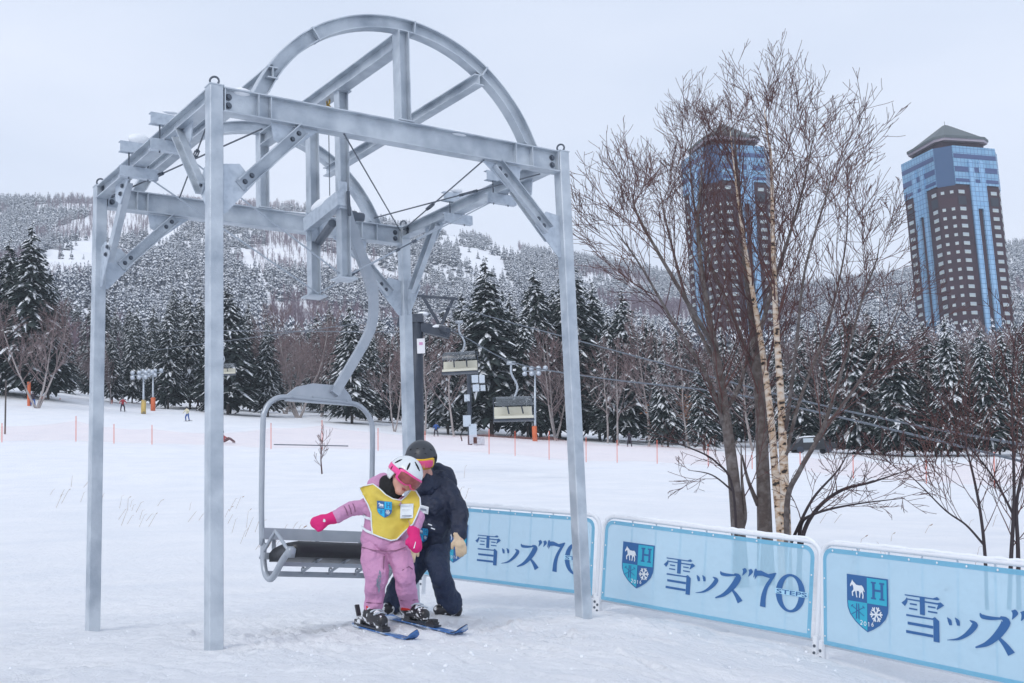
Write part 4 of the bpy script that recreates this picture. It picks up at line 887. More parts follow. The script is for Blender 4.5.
# ------------------------------------------------------------------ high rise towers
def tower_proto():
    L_, c_ = 17.8, 5.9; H = 118.; kids = []
    n8 = [R(-90 + 45 * i) for i in range(8)]         # face normals; face 0 (chamfer) looks to -Y
    dl = L_ / 2 * 0 + (c_ / 2 + L_ * math.cos(R(45)) ) # distance chamfer centre plane -> centre
    dL = L_ / 2 + c_ * math.cos(R(45)); dC = c_ / 2 + L_ * math.cos(R(45))
    def face(i): nrm = Vector((math.cos(n8[i]), math.sin(n8[i]), 0)); t = Vector((-nrm.y, nrm.x, 0)); return nrm, t, (dC if i % 2 == 0 else dL), (c_ if i % 2 == 0 else L_)
    def corners(k=1., add=0.):
        o = []
        for i in range(8): nrm, t, d, w = face(i); o.append((nrm * (d + add) - t * (w / 2) ))
        return o
    def prism(mb, z0, z1, add=0., add2=None):
        a = [p + E3 * z0 for p in corners(add=add)]; b = [p + E3 * z1 for p in corners(add=add if add2 is None else add2)]; mb.add(a + b, [(i, (i + 1) % 8, 8 + (i + 1) % 8, 8 + i) for i in range(8)] + [tuple(range(8))[::-1], tuple(range(8, 16))])
    root = bpy.data.objects.new('high_rise_tower', None)
    def kid(name, mb, m_, parent=None, uv=None, smooth=False):
        me_ = mb.mesh(name, m_, smooth)
        if uv is not None:
            ul = me_.uv_layers.new(name='UVMap'); 
            for lp in me_.loops: ul.data[lp.index].uv = uv[lp.vertex_index]
        o = bpy.data.objects.new(name, me_); o.parent = parent or root; kids.append(o); return o
    mb = MB(); prism(mb, 0, H - 13.6); wall = kid('brick_wall', mb, M['brick'])
    mb = MB(); prism(mb, H, H + 3.6, -5.); kid('penthouse', mb, M['brick'])
    def gpanel(lst, name='curtain_wall', gm='glass'):
        mb = MB(); uv = []
        for (i, a, b, z0, z1, out) in lst:
            nrm, t, d, w = face(i); p = nrm * (d + out)
            q = [p + t * a + E3 * z0, p + t * b + E3 * z0, p + t * b + E3 * z1, p + t * a + E3 * z1]; back = [x - nrm * (out + .1) for x in q]; mb.add(q + back, [(0, 1, 2, 3), (0, 4, 5, 1), (1, 5, 6, 2), (2, 6, 7, 3), (3, 7, 4, 0)]); uu = [(a, z0), (b, z0), (b, z1), (a, z1)]; uv += uu + [(x + .3, y) for x, y in uu]
        return kid(name, mb, M[gm], uv=uv)
    gpanel([(i, -face(i)[3] / 2, face(i)[3] / 2, H - 13.6, H, .35) for i in (1, 3, 5, 7)], 'glass_crown', 'glass_crown')
    for i in (0, 2, 4, 6): nrm, t, d, w = face(i); mb = MB(); mb.box(nrm * (d + .02) + E3 * (H - 7), t * w / 2, nrm * .06, E3 * 7); kid('dark_glass', mb, M['glassdark'])
    for zz, hz_ in ((H - 3.6, .8), (H - 8.2, .9), (H - 12.2, .6)):
        mb = MB()
        for i in (1, 3, 5, 7): nrm, t, d, w = face(i); mb.box(nrm * (d + .38) + E3 * zz, t * (w / 2 - .1), nrm * .06, E3 * hz_)
        kid('spandrel_band', mb, M['spandrel'])
    kid('crown_floor', (lambda q: (prism(q, H - 13.7, H - .2, 0), q)[1])(MB()), M['brick'])
    for i in (7, 1, 3, 5):
        sg = 1 if i == 7 else -1                     # mirrored about the chamfer
        def xr(a, b): a, b = (L_ / 2 - a * L_) * 1, (L_ / 2 - b * L_); return (min(a, b), max(a, b)) if i == 7 or i == 3 else (-max(a, b), -min(a, b))
        for (a, b, zt, zb) in ((.32, .44, H - 5, 12), (.56, .69, H - 5, 12), (.44, .56, H - 13, H - 22)):
            lo, hi = xr(a, b); gpanel([(i, lo, hi, zb, zt, .7 if b != .54 else .3)], 'glass_strip')
        lo, hi = xr(0, .16); gpanel([(i, lo, hi, 0, 38, 1.6)], 'glass_bay'); 
    # lower wings
    mb = MB(); 
    for i in (7, 1): nrm, t, d, w = face(i)
    wn = MB(); wn.box(Vector((0, 0, 1)), Vector((.001, 0, 0)), Vector((0, .001, 0)), Vector((0, 0, .001)))
    wp = MB(); q = 1.2; wp.box(Vector((0, 0, 0)), Vector((q, 0, 0)), Vector((0, 0, .62)), Vector((0, .05, 0))); pane = wp.mesh('window', M['pane'])
    wp = MB(); q = .55; wp.box(Vector((0, 0, 0)), Vector((q, 0, 0)), Vector((0, 0, .5)), Vector((0, .05, 0))); pane_s = wp.mesh('window', M['pane'])
    wp = MB(); wp.box(Vector((0, 0, 0)), Vector((1.6, 0, 0)), Vector((0, 0, 1.5)), Vector((0, .05, 0))); hole = wp.mesh('window', M['pane_dark'])
    spots = []
    for fl in range(34):
        z = H - 16.2 - fl * 3.0
        if z < 3: break
        for i in (0, 7, 1):
            if i == 0:
                for a in (-1.5, 1.5): spots.append((i, a, z, pane_s if fl != 1 else None))
            else:
                s = 1 if i == 7 else -1
                for f_ in (.12, .87): spots.append((i, s * (L_ / 2 - f_ * L_), z, (pane if fl != 1 else hole)))
    def place(mesh, i, a, z):
        nrm, t, d, w = face(i); o = bpy.data.objects.new('window', mesh); o.parent = root; o.location = nrm * (d + .05) + t * a + E3 * z; o.rotation_euler = (0, 0, math.atan2(t.y, t.x)); return o
    rest = MB(); cnt = 0
    for i, a, z, ms in spots:
        if ms is None: continue
        if cnt < 100: kids.append(place(ms, i, a, z)); cnt += 1
        else:
            nrm, t, d, w = face(i); hw = 1.25 if ms is pane else .55; hz = .62 if ms is pane else .5; rest.box(nrm * (d + .05) + t * a + E3 * z, t * hw, nrm * .05, E3 * hz)
    for i in (2, 3, 4, 5, 6):
        for fl in range(34):
            z = H - 16.2 - fl * 3.0; nrm, t, d, w = face(i)
            for a in ((-1.5, 1.5) if i % 2 == 0 else (-6.6, 6.6)): rest.box(nrm * (d + .05) + t * a + E3 * z, t * .8, nrm * .05, E3 * .6)
    o = kid('windows_lower_floors', rest, M['pane']); o['kind'] = 'stuff'
    mb = MB(); prism(mb, H + 3.2, H + 4.0, -3.2, -2.9); kid('eaves', mb, M['soffit'])
    mb = MB(); prism(mb, H + 4.0, H + 4.9, -2.6, -2.6); a = [p + E3 * (H + 4.9) for p in corners(add=-3.3)]; b = [p * .06 + E3 * (H + 12.4) for p in corners()]
    mb.add(a + b, [(i, (i + 1) % 8, 8 + (i + 1) % 8, 8 + i) for i in range(8)] + [tuple(range(8, 16))]); rf = kid('roof', mb, M['slate'])
    mb = MB(); mb.tube([Vector((0, 0, H + 12.3)), Vector((0, 0, H + 14.))], .08, 5); kid('mast', mb, M['slate'], rf)
    return root, kids
TWR = tower_proto()
def put_tower(px, ytop, Y, label, first):
    t = P(px, ytop, Y); az_ = math.atan2(t.x, t.y); root, kids = TWR; o = bpy.data.objects.new('high_rise_tower', None); C.objects.link(o)
    o.location = (t.x, t.y, t.z - 118 - 11.6); mp_ = {root: o}
    for k_ in kids: c = k_.copy(); C.objects.link(c); mp_[k_] = c
    for k_ in kids: mp_[k_].parent = mp_.get(k_.parent, o)
    o.rotation_euler = (0, 0, TROT); return tag(o, label, 'high-rise', 'twin high-rise towers')
TROT = -math.atan2(435, 1232) - R(8.6) + R(2)
put_tower(945, 128, 420, 'right one of the two brick and blue glass towers, clear of the bare trees', True)
put_tower(722, 127, 440, 'left brick and blue glass high rise tower veiled by bare branches', False)

# ------------------------------------------------------------------ far ski lift: tower, ropes and chairs
lt = thing('lift_tower', G(418, 62), 'dark steel chairlift tower with a crossarm behind the gantry', 'lift tower'); b0 = G(416, 62)
def Lp(px, py): return P(px, py, 62)
mb = MB(); mb.tube([b0 - E3, Lp(416.5, 380), Lp(417, 318)], [.42, .36, .3], 12); mb.build('column', M['dark_steel'], lt, True)
mb = MB(); mb.bar(Lp(398, 322), Lp(450, 334), .4, .5); mb.box(Lp(417, 319), Vector((.32, 0, 0)), Vector((0, .3, 0)), E3 * .22); mb.build('crossarm', M['dark_steel'], lt)
mb = MB(); mb.bar(Lp(412, 295.5), Lp(458, 299), .12, .12); mb.bar(Lp(423, 297), Lp(440, 326), .16, .16); mb.bar(Lp(453, 299), Lp(441, 326), .16, .16); mb.build('maintenance_frame', M['dark_steel'], lt)
mb = MB(); d_ = (P(470, 339, 56) - Lp(448, 330)).normalized(); mb.bar(Lp(440, 327), Lp(440, 327) + d_ * 2.6, .18, .22)
for k_ in range(6): q = Lp(440, 330) + d_ * .45 * k_; mb.tube([q - Vector((.05, 0, 0)), q + Vector((.05, 0, 0))], .2, 10)
mb.build('sheave_train', M['dark_steel'], lt)
mb = MB(); c = P(421, 346, 61.5); mb.box(c, Vector((.2, 0, 0)), Vector((0, .02, 0)), E3 * .38); sg = mb.build('notice', M['sign'], lt); mb = MB(); c = c + E3 * .12 - Vector((0, .03, 0)); mb.box(c, Vector((.09, 0, 0)), Vector((0, .005, 0)), E3 * .07); mb.build('notice_symbol', M['pink'], sg)
mb = MB(); mb.ell(Lp(423, 314) , Vector((.3, 0, 0)), Vector((0, .25, 0)), E3 * .12); mb.ell(Lp(437, 327), Vector((.45, 0, 0)), Vector((0, .25, 0)), E3 * .12); mb.build('snow_cap', M['snow'], lt, True)
ropes = [[P(150, 330, 120), P(405, 332, 66), P(450, 331, 60), P(512, 362, 56), P(600, 378, 48), P(720, 392, 40), P(830, 415, 33), P(1024, 462, 24), P(1150, 495, 20)],
 [P(140, 352, 125), P(398, 318, 68), P(440, 306, 62), P(520, 325, 58), P(620, 352, 50), P(780, 395, 40), P(900, 422, 33), P(1024, 445, 27), P(1150, 470, 23)],
 [P(100, 298, 135), P(300, 300, 95), P(455, 297, 62)]]
for i, (pts, lb) in enumerate(zip(ropes, ('lower haul rope of the far chairlift running down to the right edge', 'upper haul rope of the far chairlift crossing in front of the thicket', 'thin line strung to the top of the dark lift tower'))):
    mb = MB(); mb.tube(bez(pts, 8), .028 if i < 2 else .018, 5, False); top(mb, 'haul_rope', M['cable'], lb, 'cable', 'ropes of the far chairlift')
def far_chair(top_pt, w, label, yaw=0., hood_up=True):
    t = thing('quad_chair', top_pt - E3 * 3.0, label, 'lift chair', 'chairs on the far lift'); X_ = Vector((math.cos(yaw), math.sin(yaw), 0)); Y_ = Vector((-X_.y, X_.x, 0)); o = top_pt
    mb = MB(); mb.tube(bez([o, o - E3 * .5 - X_ * .0, o - E3 * 1.1 + X_ * .25, o - E3 * 1.7 + X_ * .05], 5), .05, 8); mb.box(o, X_ * .2, Y_ * .06, E3 * .08); mb.build('hanger_arm', M['chair_paint'], t, True)
    s = o - E3 * 2.55
    mb = MB(); mb.box(s - Y_ * .25, X_ * w / 2, Y_ * .24, E3 * .06); mb.build('seat', M['cushion'], t)
    mb = MB(); mb.box(s + E3 * .28 + Y_ * .02, X_ * w / 2, Y_ * .04, E3 * .24); mb.build('backrest', M['cushion'], t)
    mb = MB(); mb.tube([s + E3 * .95 - X_ * w / 2, s + E3 * .95 + X_ * w / 2], .03, 6)
    for q in (-.5, .5): mb.tube([s + E3 * .95 + X_ * w * q, s + E3 * .0 + X_ * w * q * 1.02, s - E3 * .12 - Y_ * .45 + X_ * w * q * 1.02], .03, 6)
    for q in (-.17, .2): mb.tube([s + E3 * .6 - Y_ * .28 + X_ * w * q, s + E3 * .15 - Y_ * .5 + X_ * w * (q + .03)], .035, 6)
    mb.box(s - E3 * .12 - Y_ * .2, X_ * w * .52, Y_ * .3, E3 * .04); mb.build('frame', M['dark_steel'], t)
    mb = MB(); vs = []; n = 8
    for i in range(n + 1):
        a = i / n * R(100); rr_ = .62
        for q in (-1, 1): vs.append(s + E3 * (.32 + .65 * math.sin(a + .3)) - Y_ * (.05 + .5 * math.cos(a)) + X_ * q * w * (.5 - .06 * math.sin(a)))
    mb.add(vs, [(2*i, 2*i+1, 2*i+3, 2*i+2) for i in range(n)]); mb.build('bubble_hood', M['bubble'], t, True)
far_chair(P(511, 363, 56) , 1.75, 'covered lift chair with pale cushions hanging low right of the lift tower', .12)
far_chair(P(459, 322, 62) , 1.75, 'covered lift chair with dark underside next to the dark lift tower', -.1)
far_chair(P(222, 348, 118) , 2.6, 'covered lift chair peeping out from behind the nearest gantry column', .1)
# equipment post under the second chair
YP = 112
t = thing('control_post', G(470, YP), 'steel post with control boxes on the snow below the far chairs', 'post'); b0 = G(470, YP)
mb = MB(); mb.tube([b0 - E3 * .3, P(469, 374, YP)], .2, 8); mb.build('pole', M['dark_steel'], t, True)
for (a, b, w, h_, m_) in ((475, 379, .3, .35, 'galv2'), (482, 379, .25, .35, 'lamp'), (476, 388, .3, .3, 'galv2'), (483, 388, .22, .25, 'galv'), (467, 421, .35, .5, 'galv2'), (473, 434, .35, .9, 'galv2'), (479, 441, .5, .35, 'galv'), (467, 398, .25, .3, 'galv')):
    mb = MB(); mb.box(P(a, b, YP - .4), Vector((w, 0, 0)), Vector((0, .2, 0)), E3 * h_); mb.build('control_box', M[m_], t)
mb = MB(); mb.tube(bez([P(466, 428, YP - .4), P(461, 434, YP - .5), P(462, 441, YP - .5)], 5), .06, 6); mb.build('hose', M['blackc'], t, True)
# floodlight masts
def floodmast(px, ybase, ytop, Y_, label, pad):
    g_ = G(px, Y_); t = thing('floodlight_mast', g_, label, 'floodlight', 'floodlight masts by the run'); tp = P(px, ytop, Y_)
    mb = MB(); mb.tube([g_ - E3 * .3, tp], [.16, .1], 8); mb.build('pole', M['galv'], t, True)
    mb = MB(); mb.bar(tp - Vector((1.3, 0, 0)), tp + Vector((1.3, 0, 0)), .1, .1); mb.build('crossbar', M['galv'], t)
    for k_ in range(4):
        for r_ in (0, 1):
            if r_ and k_ > 2: continue
            q = tp + Vector((-1.2 + .8 * k_, -.2, .35 - .6 * r_)); mb = MB(); mb.tube([q, q - Vector((0, .35, .12))], [.2, .3], 8); mb.build('floodlight', M['lamp'], t, True)
    if pad: mb = MB(); mb.tube([g_ - E3 * .1, g_ + E3 * 1.7], .3, 10); mb.build('pad', M[pad], t, True)
floodmast(143.5, 415, 375, 150, 'floodlight mast with a yellow pad round its foot', 'yellow_pad')
floodmast(153, 413, 373, 158, 'floodlight mast with an orange pad round its foot', 'orange_pad')
floodmast(535, 438, 371, 140, 'floodlight mast with an orange pad standing behind the hanging chair', 'orange_pad')
for px, Y_, lb in ((599/1., 110, 'orange padded marker post seen just behind the right front column'),):
    pass
# ------------------------------------------------------------------ net fences with orange poles
def net_fence(spec, label):
    """spec: (px, ytop, Y) posts in order"""
    ps = []
    for px, yt, Y_ in spec: g_ = G(px, Y_); tp = P(px, yt, Y_); ps.append((g_, tp))
    t = thing('net_fence', ps[0][0], label, 'fence', 'orange pole net fences')
    mb = MB(); vs = []; 
    for (g_, tp) in ps: vs += [g_ + E3 * .15, g_.lerp(tp, .82)]
    V2 = []; fs = []
    for i in range(len(ps) - 1):
        a, b = ps[i][0], ps[i + 1][0]; c, d = ps[i][0].lerp(ps[i][1], .82), ps[i + 1][0].lerp(ps[i + 1][1], .82); n = 8
        for k_ in range(n + 1):
            f_ = k_ / n; sg_ = math.sin(f_ * math.pi) * .12; p = a.lerp(b, f_); p.z = gz(p.x, p.y) + .1; V2 += [p, c.lerp(d, f_) - E3 * sg_]
        o_ = i * (n + 1) * 2; fs += [(o_ + 2*k_, o_ + 2*k_+2, o_ + 2*k_+3, o_ + 2*k_+1) for k_ in range(n)]
    mb.add(V2, fs); mb.build('net', M['net'], t)
    for (g_, tp) in ps: mb = MB(); Y_ = g_.y; mb.tube([g_ - E3 * .2, tp], max(.022, Y_ * .0003), 6); mb.build('pole', M['orange'], t)
net_fence([(-40, 425, 95), (2, 423, 96), (76, 416, 98), (114, 424, 97), (152, 425, 96), (214, 430, 95), (271, 423, 95), (322, 420, 95), (378, 428, 95), (425, 431, 96), (489, 429, 95), (515, 431, 95), (549, 431, 92), (586, 437, 88), (617, 440, 86), (657, 440, 82), (708, 444, 78), (752, 452, 74)], 'long low orange net fence crossing the run from the left edge to the bare trees')
net_fence([(800, 452, 70), (853, 455, 66), (926, 460, 62), (994, 452, 58), (1040, 450, 56), (1080, 450, 55)], 'orange net fence on the right, passing behind the foreground barriers')
net_fence([(112, 400, 165), (122, 404, 170), (134, 408, 178), (146, 409, 185)], 'short orange net fence at the top left of the run by the spruces')
net_fence([(42, 396, 150), (60, 398, 155), (84, 399, 165)], 'orange net section behind the forked birch at the left')
mb = MB(); g_ = G(5, 105); mb.tube([g_, P(6, 380, 105)], .07, 6); top(mb, 'wooden_stake', M['trunk'], 'thin grey stake in the snow at the far left', 'stake')
mb = MB(); g_ = G(29, 140); mb.tube([g_ - E3 * .2, P(29, 382, 140)], .2, 8); top(mb, 'padded_post', M['orange_pad'], 'orange padded post beside the forked birch', 'post')
mb = MB(); mb.tube([P(274, 444.5, 40), P(348, 446, 39)], .02, 6); top(mb, 'marker_rail', M['cable'], 'thin dark rail low over the snow, seen through the empty chair bail', 'rail')
# dark parked car and rooftop seen between trunks at right
t = thing('parked_car', G(812, 118), 'dark car parked behind the fence between the bare trees', 'car'); g_ = G(812, 118)
ax_ = Vector((1, .1, 0)).normalized(); ay_ = Vector((-.1, 1, 0)).normalized()
mb = MB(); q = [(-2.3, .35), (-2.3, .85), (-1.6, 1.0), (-1.1, 1.5), (.6, 1.55), (1.3, 1.05), (2.2, .9), (2.3, .35)]; vs = [g_ + ax_ * a - ay_ * .85 + E3 * b for a, b in q] + [g_ + ax_ * a + ay_ * .85 + E3 * b for a, b in q]; k_ = len(q)
mb.add(vs, [tuple(range(k_)), tuple(range(k_, 2*k_))[::-1]] + [(i, (i+1) % k_, k_ + (i+1) % k_, k_ + i) for i in range(k_)]); mb.build('body', M['car'], t)
for a in (-1.4, 1.4):
    for b in (-.8, .8): mb = MB(); p = g_ + ax_ * a + ay_ * b + E3 * .33; mb.tube([p - ay_ * .1, p + ay_ * .1], .33, 12); mb.build('wheel', M['dark_steel'], t)
mb = MB(); mb.box(g_ + ax_ * -.25 - ay_ * .86 + E3 * 1.22, ax_ * .8, ay_ * .01, E3 * .2); mb.build('side_window', M['pane'], t)
mb = MB(); mb.ell(g_ + ax_ * -.25 + E3 * 1.56, ax_ * 1.0, ay_ * .8, E3 * .14); mb.build('snow_cap', M['snow'], t, True)

# ------------------------------------------------------------------ distant skiers
def organic(name, chains, mat_, parent=None, voxel=.02, smooth=3, wr=0, wscale=.1, top_tag=None, loc=None, n=12):
    """union of tapered capsules, remeshed into one continuous skin; chain: [(point, r), ...]; point r may be (rx, ry, rz)"""
    mb = MB()
    for chn in chains:
        pr = None
        for (p, r) in chn:
            p = Vector(p); rv = r if isinstance(r, (tuple, list)) else (r, r, r); mb.ell(p, Vector((rv[0], 0, 0)), Vector((0, rv[1], 0)), Vector((0, 0, rv[2])), n, 9)
            if pr is not None: mb.tube([pr[0], p], [(sum(pr[1]) / 3) * .99, sum(rv) / 3 * .99], n)
            pr = (p, rv)
    base = Vector(loc) if loc is not None else off(parent)
    me_ = mb.mesh(name, mat_, True, base); o = bpy.data.objects.new(name, me_); C.objects.link(o)
    r_ = o.modifiers.new('r', 'REMESH'); r_.mode = 'VOXEL'; r_.voxel_size = voxel
    if smooth: s = o.modifiers.new('s', 'SMOOTH'); s.iterations = smooth; s.factor = .6
    if wr:
        tx = bpy.data.textures.new(name, 'CLOUDS'); tx.noise_scale = wscale; tx.noise_depth = 2; d = o.modifiers.new('d', 'DISPLACE'); d.texture = tx; d.strength = wr; d.mid_level = .5
    bpy.context.view_layer.update(); dg = bpy.context.evaluated_depsgraph_get(); m2 = bpy.data.meshes.new_from_object(o.evaluated_get(dg)); o.modifiers.clear(); o.data = m2; m2.name = name
    m2.materials.clear(); m2.materials.append(mat_); m2.polygons.foreach_set('use_smooth', [True] * len(m2.polygons))
    o.location = base if parent is None else (0, 0, 0)
    if parent: o.parent = parent
    return o
def far_person(px, Y_, h, label, jc, tc_, yaw=0, sit=False, board=True, lean=.15):
    g_ = G(px, Y_) + E3 * .02; X_ = Vector((math.cos(yaw), math.sin(yaw), 0)); Yv = Vector((-X_.y, X_.x, 0)); s = h / 1.7
    def q(x, y, z): return g_ + (X_ * x + Yv * y + E3 * z) * s
    if sit:
        legs = [[(q(0, 0, .2), .14 * s), (q(.45, -.1, .42), .09 * s), (q(.85, -.1, .1), .07 * s)], [(q(0, .1, .2), .14 * s), (q(.5, .15, .4), .09 * s), (q(.9, .15, .1), .07 * s)]]; tor = [(q(0, 0, .25), .17 * s), (q(-.15, 0, .6), .18 * s), (q(-.15, 0, .72), .13 * s)]; hd = q(-.12, 0, .95); arms = [[(q(-.15, -.2, .68), .07 * s), (q(-.35, -.25, .35), .06 * s)], [(q(-.15, .2, .68), .07 * s), (q(.2, .2, .45), .06 * s)]]
    else:
        legs = [[(q(-.08, 0, .85), .12 * s), (q(-.2, -.12, .5), .085 * s), (q(-.22, .0, .12), .07 * s)], [(q(.08, 0, .85), .12 * s), (q(.2, -.12, .5), .085 * s), (q(.24, .0, .12), .07 * s)]]; tor = [(q(0, 0, .92), .16 * s), (q(0, -lean, 1.25), .18 * s), (q(0, -lean * 1.2, 1.38), .13 * s)]; hd = q(0, -lean * 1.5, 1.6); arms = [[(q(-.18, -lean, 1.36), .07 * s), (q(-.36, -lean - .05, 1.1), .06 * s), (q(-.42, -lean - .2, .95), .05 * s)], [(q(.18, -lean, 1.36), .07 * s), (q(.36, -lean - .05, 1.1), .06 * s), (q(.4, -lean - .25, .98), .05 * s)]]
    sc_ = lambda ch_, k_: [[(p, r * k_) for p, r in c] for c in ch_]
    b = organic('person', sc_(legs + [tor] + arms, .8) + [[(hd, .1 * s)], [(tor[-1][0], .06 * s), (hd, .06 * s)]], M['skin'], None, .035 * s, 1, loc=g_); tag(b, label, 'person', 'skiers on the run')
    organic('jacket', [tor] + arms, M[jc], b, .035 * s, 1); organic('trousers', legs, M[tc_], b, .035 * s, 1)
    hm = MB(); hm.ell(hd + E3 * .03 * s, X_ * .125 * s, Yv * .14 * s, E3 * .13 * s, 10, 7); hm.build('helmet', M['helmet_d'], b, True)
    bt = MB(); [bt.ell(c[-1][0] - E3 * .06 * s - Yv * .03 * s, X_ * .07 * s, Yv * .15 * s, E3 * .07 * s) for c in legs]; bt.build('boots', M['boot'], b, True)
    if board:
        f_ = [c[-1][0] for c in legs]
        if board == 'board': mb = MB(); a_, b_ = f_[0] - E3 * .1 * s, f_[1] - E3 * .1 * s; d = (b_ - a_).normalized(); mb.bar(a_ - d * .35, b_ + d * .35, .26, .025); top(mb, 'snowboard', M['ski_dark'], 'snowboard under the ' + label.replace('distant ', ''), 'snowboard', base=g_)
        else:
            for p in f_: mb = MB(); p = p - E3 * .1 * s; mb.bar(p - Yv * .8 + E3 * .0, p + Yv * .6, .09, .02); top(mb, 'ski', M['ski_dark'], 'ski worn by the ' + label, 'ski', 'skis worn by the ' + label, base=p)
    return b
far_person(122.5, 150, 1.7, 'distant skier in dark red jacket left of the nearest column', 'coatred', 'coatdark', .5, board='ski')
far_person(187.5, 138, 1.6, 'distant snowboarder in a cream jacket and blue trousers', 'coatcream', 'blue_t' if 'blue_t' in M else 'coatblue', -.3, board='board')
far_person(198, 165, 1.6, 'distant skier in black, higher up behind the cream jacket', 'coatdark', 'coatdark', .2, board=None)
far_person(224, 100, 1.6, 'distant person in red sitting on the snow beside the nearest column', 'coatred', 'coatdark', -.1, sit=True, board=None)
far_person(629.5, 125, 1.5, 'distant child in black on skis in front of the white birches', 'coatdark', 'coatdark', .1, board=None)
far_person(436, 140, 1.6, 'distant skier in teal by the foot of the spruces left of the control post', 'coatblue', 'coatdark', .3, board=None)
far_person(33, 140, 1.6, 'distant skier in blue trousers next to the forked birch', 'coatdark', 'coatblue', .3, board=None)

# ------------------------------------------------------------------ foreground bare trees
TM = {}
def stem(mb, pts, rs, n=9):
    c = bez(pts, 6); mb.tube(c, lerpl(rs, len(c)), n); return c
def hero(name, loc, label, stems, bark, seed, cfg, nb, hmin=.35, cat='bare tree', L0=1.3, group=None):
    """stems: list of (pts, radii, branch weight)"""
    rnd = random.Random(seed); t = thing(name, loc, label, cat, group); tk = MB(); cb = MB()
    for pts, rs, w in stems:
        c = stem(tk, pts, rs); k_ = len(c); rr_ = lerpl(rs, k_)
        for j in range(int(nb * w)):
            f_ = hmin + (1 - hmin) * (j + rnd.random()) / (nb * w); i = min(k_ - 2, int(f_ * (k_ - 1))); p = c[i].lerp(c[i + 1], rnd.random()); ax = (c[i + 1] - c[i]).normalized()
            a = rnd.uniform(0, 6.28); sx = Vector((math.cos(a), math.sin(a) * .8, .0)); sx = (sx - ax * sx.dot(ax)).normalized(); an = R(rnd.uniform(24, 46)); d = ax * math.cos(an) + sx * math.sin(an)
            grow(cb, p, d, L0 * rnd.uniform(.7, 1.25) * (1.25 - .75 * f_), max(cfg['rmin'], min(.011, rr_[i] * .34)), 1, rnd, cfg)
    tk.build('trunk', M[bark], t, True); cb.build('branches', M['twig'], t, True); return t
HC = dict(seg=[6, 8, 7, 5, 4], wig=.115, up=[.08, .07, .06, .05, .04], rmin=.0028, sides=[6, 5, 4, 3, 3], n=[0, 6, 5, 4], t0=.15, ang=(20, 48), len=(.42, .72))
YT = 14.2
def T(px, py, dy=0.): return P(px, py, YT + dy)
g1 = T(742, 590); g1.z = gz(g1.x, g1.y)
hero('bare_tree', g1, 'dark barked leafless tree, left of the trio behind the middle barrier', [
 ([T(742, 600), T(739, 540), T(734, 480), T(727, 425), T(719, 370), T(706, 300, .2), T(698, 230, .3), T(702, 170, .4)], [.1, .085, .07, .062, .05, .035, .022, .008], 1),
 ([T(724, 425), T(706, 375, -.2), T(672, 320, -.5), T(640, 265, -.8), T(612, 225, -1)], [.032, .025, .018, .011, .004], .8),
 ([T(721, 418), T(740, 385, .3), T(752, 340, .6), T(775, 270, .9)], [.03, .025, .018, .006], .35),
 ([T(719, 370), T(690, 310, .5), T(668, 230, .9), T(658, 180, 1.1)], [.026, .02, .013, .004], .65),
 ([T(716, 350), T(680, 290, -.4), T(640, 220, -.3), T(632, 195, 0)], [.03, .024, .014, .005], .6),
 ([T(741, 530), T(745, 515), T(742, 480), T(741, 445)], [.035, .026, .016, .006], .12)], 'bark', 21, HC, 22, .42)
g2 = T(766, 592, .3); g2.z = gz(g2.x, g2.y)
hero('bare_tree', g2, 'thick dark barked leafless tree in the middle of the trio behind the middle barrier', [
 ([T(767, 605, .3), T(765, 530, .3), T(763, 470, .3), T(760, 400, .4), T(752, 320, .5), T(742, 230, .6), T(736, 160, .7), T(735, 130, .8)], [.115, .09, .08, .066, .05, .034, .02, .006], 1.1),
 ([T(758, 505, .3), T(748, 480, .2), T(742, 455, .1)], [.03, .02, .01], .1),
 ([T(758, 380, .4), T(730, 310, 1.0), T(700, 235, 1.4), T(690, 160, 1.6), T(696, 130, 1.7)], [.032, .025, .017, .01, .004], .9),
 ([T(755, 350, .4), T(775, 280, .1), T(800, 200, -.3), T(815, 130, -.6)], [.03, .022, .014, .004], .8)], 'bark', 22, HC, 24, .42)
g3 = T(787, 594, 0); g3.z = gz(g3.x, g3.y)
birch = hero('birch_tree', g3, 'white barked birch forking into two pale stems, right of the trio behind the middle barrier', [
 ([T(786, 605), T(781, 530), T(776, 480, .1), T(770, 410, .2), T(760, 335, .3), T(748, 265, .4), T(738, 200, .5), T(730, 130, .6)], [.07, .055, .047, .04, .033, .025, .015, .004], .8),
 ([T(787, 600), T(786, 530, -.1), T(784, 470, -.15), T(781, 400, -.2), T(776, 320, -.25), T(773, 240, -.3), T(771, 160, -.3), T(767, 132, -.3), T(764, 106, -.3)], [.07, .058, .052, .043, .034, .026, .017, .01, .004], 1.2)], 'birch', 23, HC, 22, .45)
# darker boughs leaving the birch clump on the right, as one more stem group
rb = hero('bare_tree', T(795, 590), 'leafless tree of several dark boughs fanning right from beside the birch', [
 ([T(790, 600, -.2), T(787, 505, -.3), T(800, 470, -.5), T(822, 430, -.6), T(842, 370, -.8), T(862, 300, -1), T(876, 262, -1.2), T(880, 238, -1.3)], [.036, .032, .028, .024, .018, .013, .008, .003], 1.),
 ([T(786, 455, -.2), T(800, 400, 0), T(826, 330, .3), T(845, 250, .5), T(848, 190, .7)], [.024, .02, .016, .01, .004], .9),
 ([T(786, 430, -.2), T(796, 350, -.8), T(805, 270, -1.2), T(828, 190, -1.5), T(830, 172, -1.6)], [.024, .018, .014, .009, .003], .8),
 ([T(815, 440, -.5), T(850, 395, 0), T(885, 340, .6), T(902, 300, 1)], [.024, .02, .012, .004], .7)], 'bark', 24, HC, 18, .35)
LB = dict(HC, up=[0, .02, .01, .01, 0], n=[0, 5, 4, 3], wig=.12)
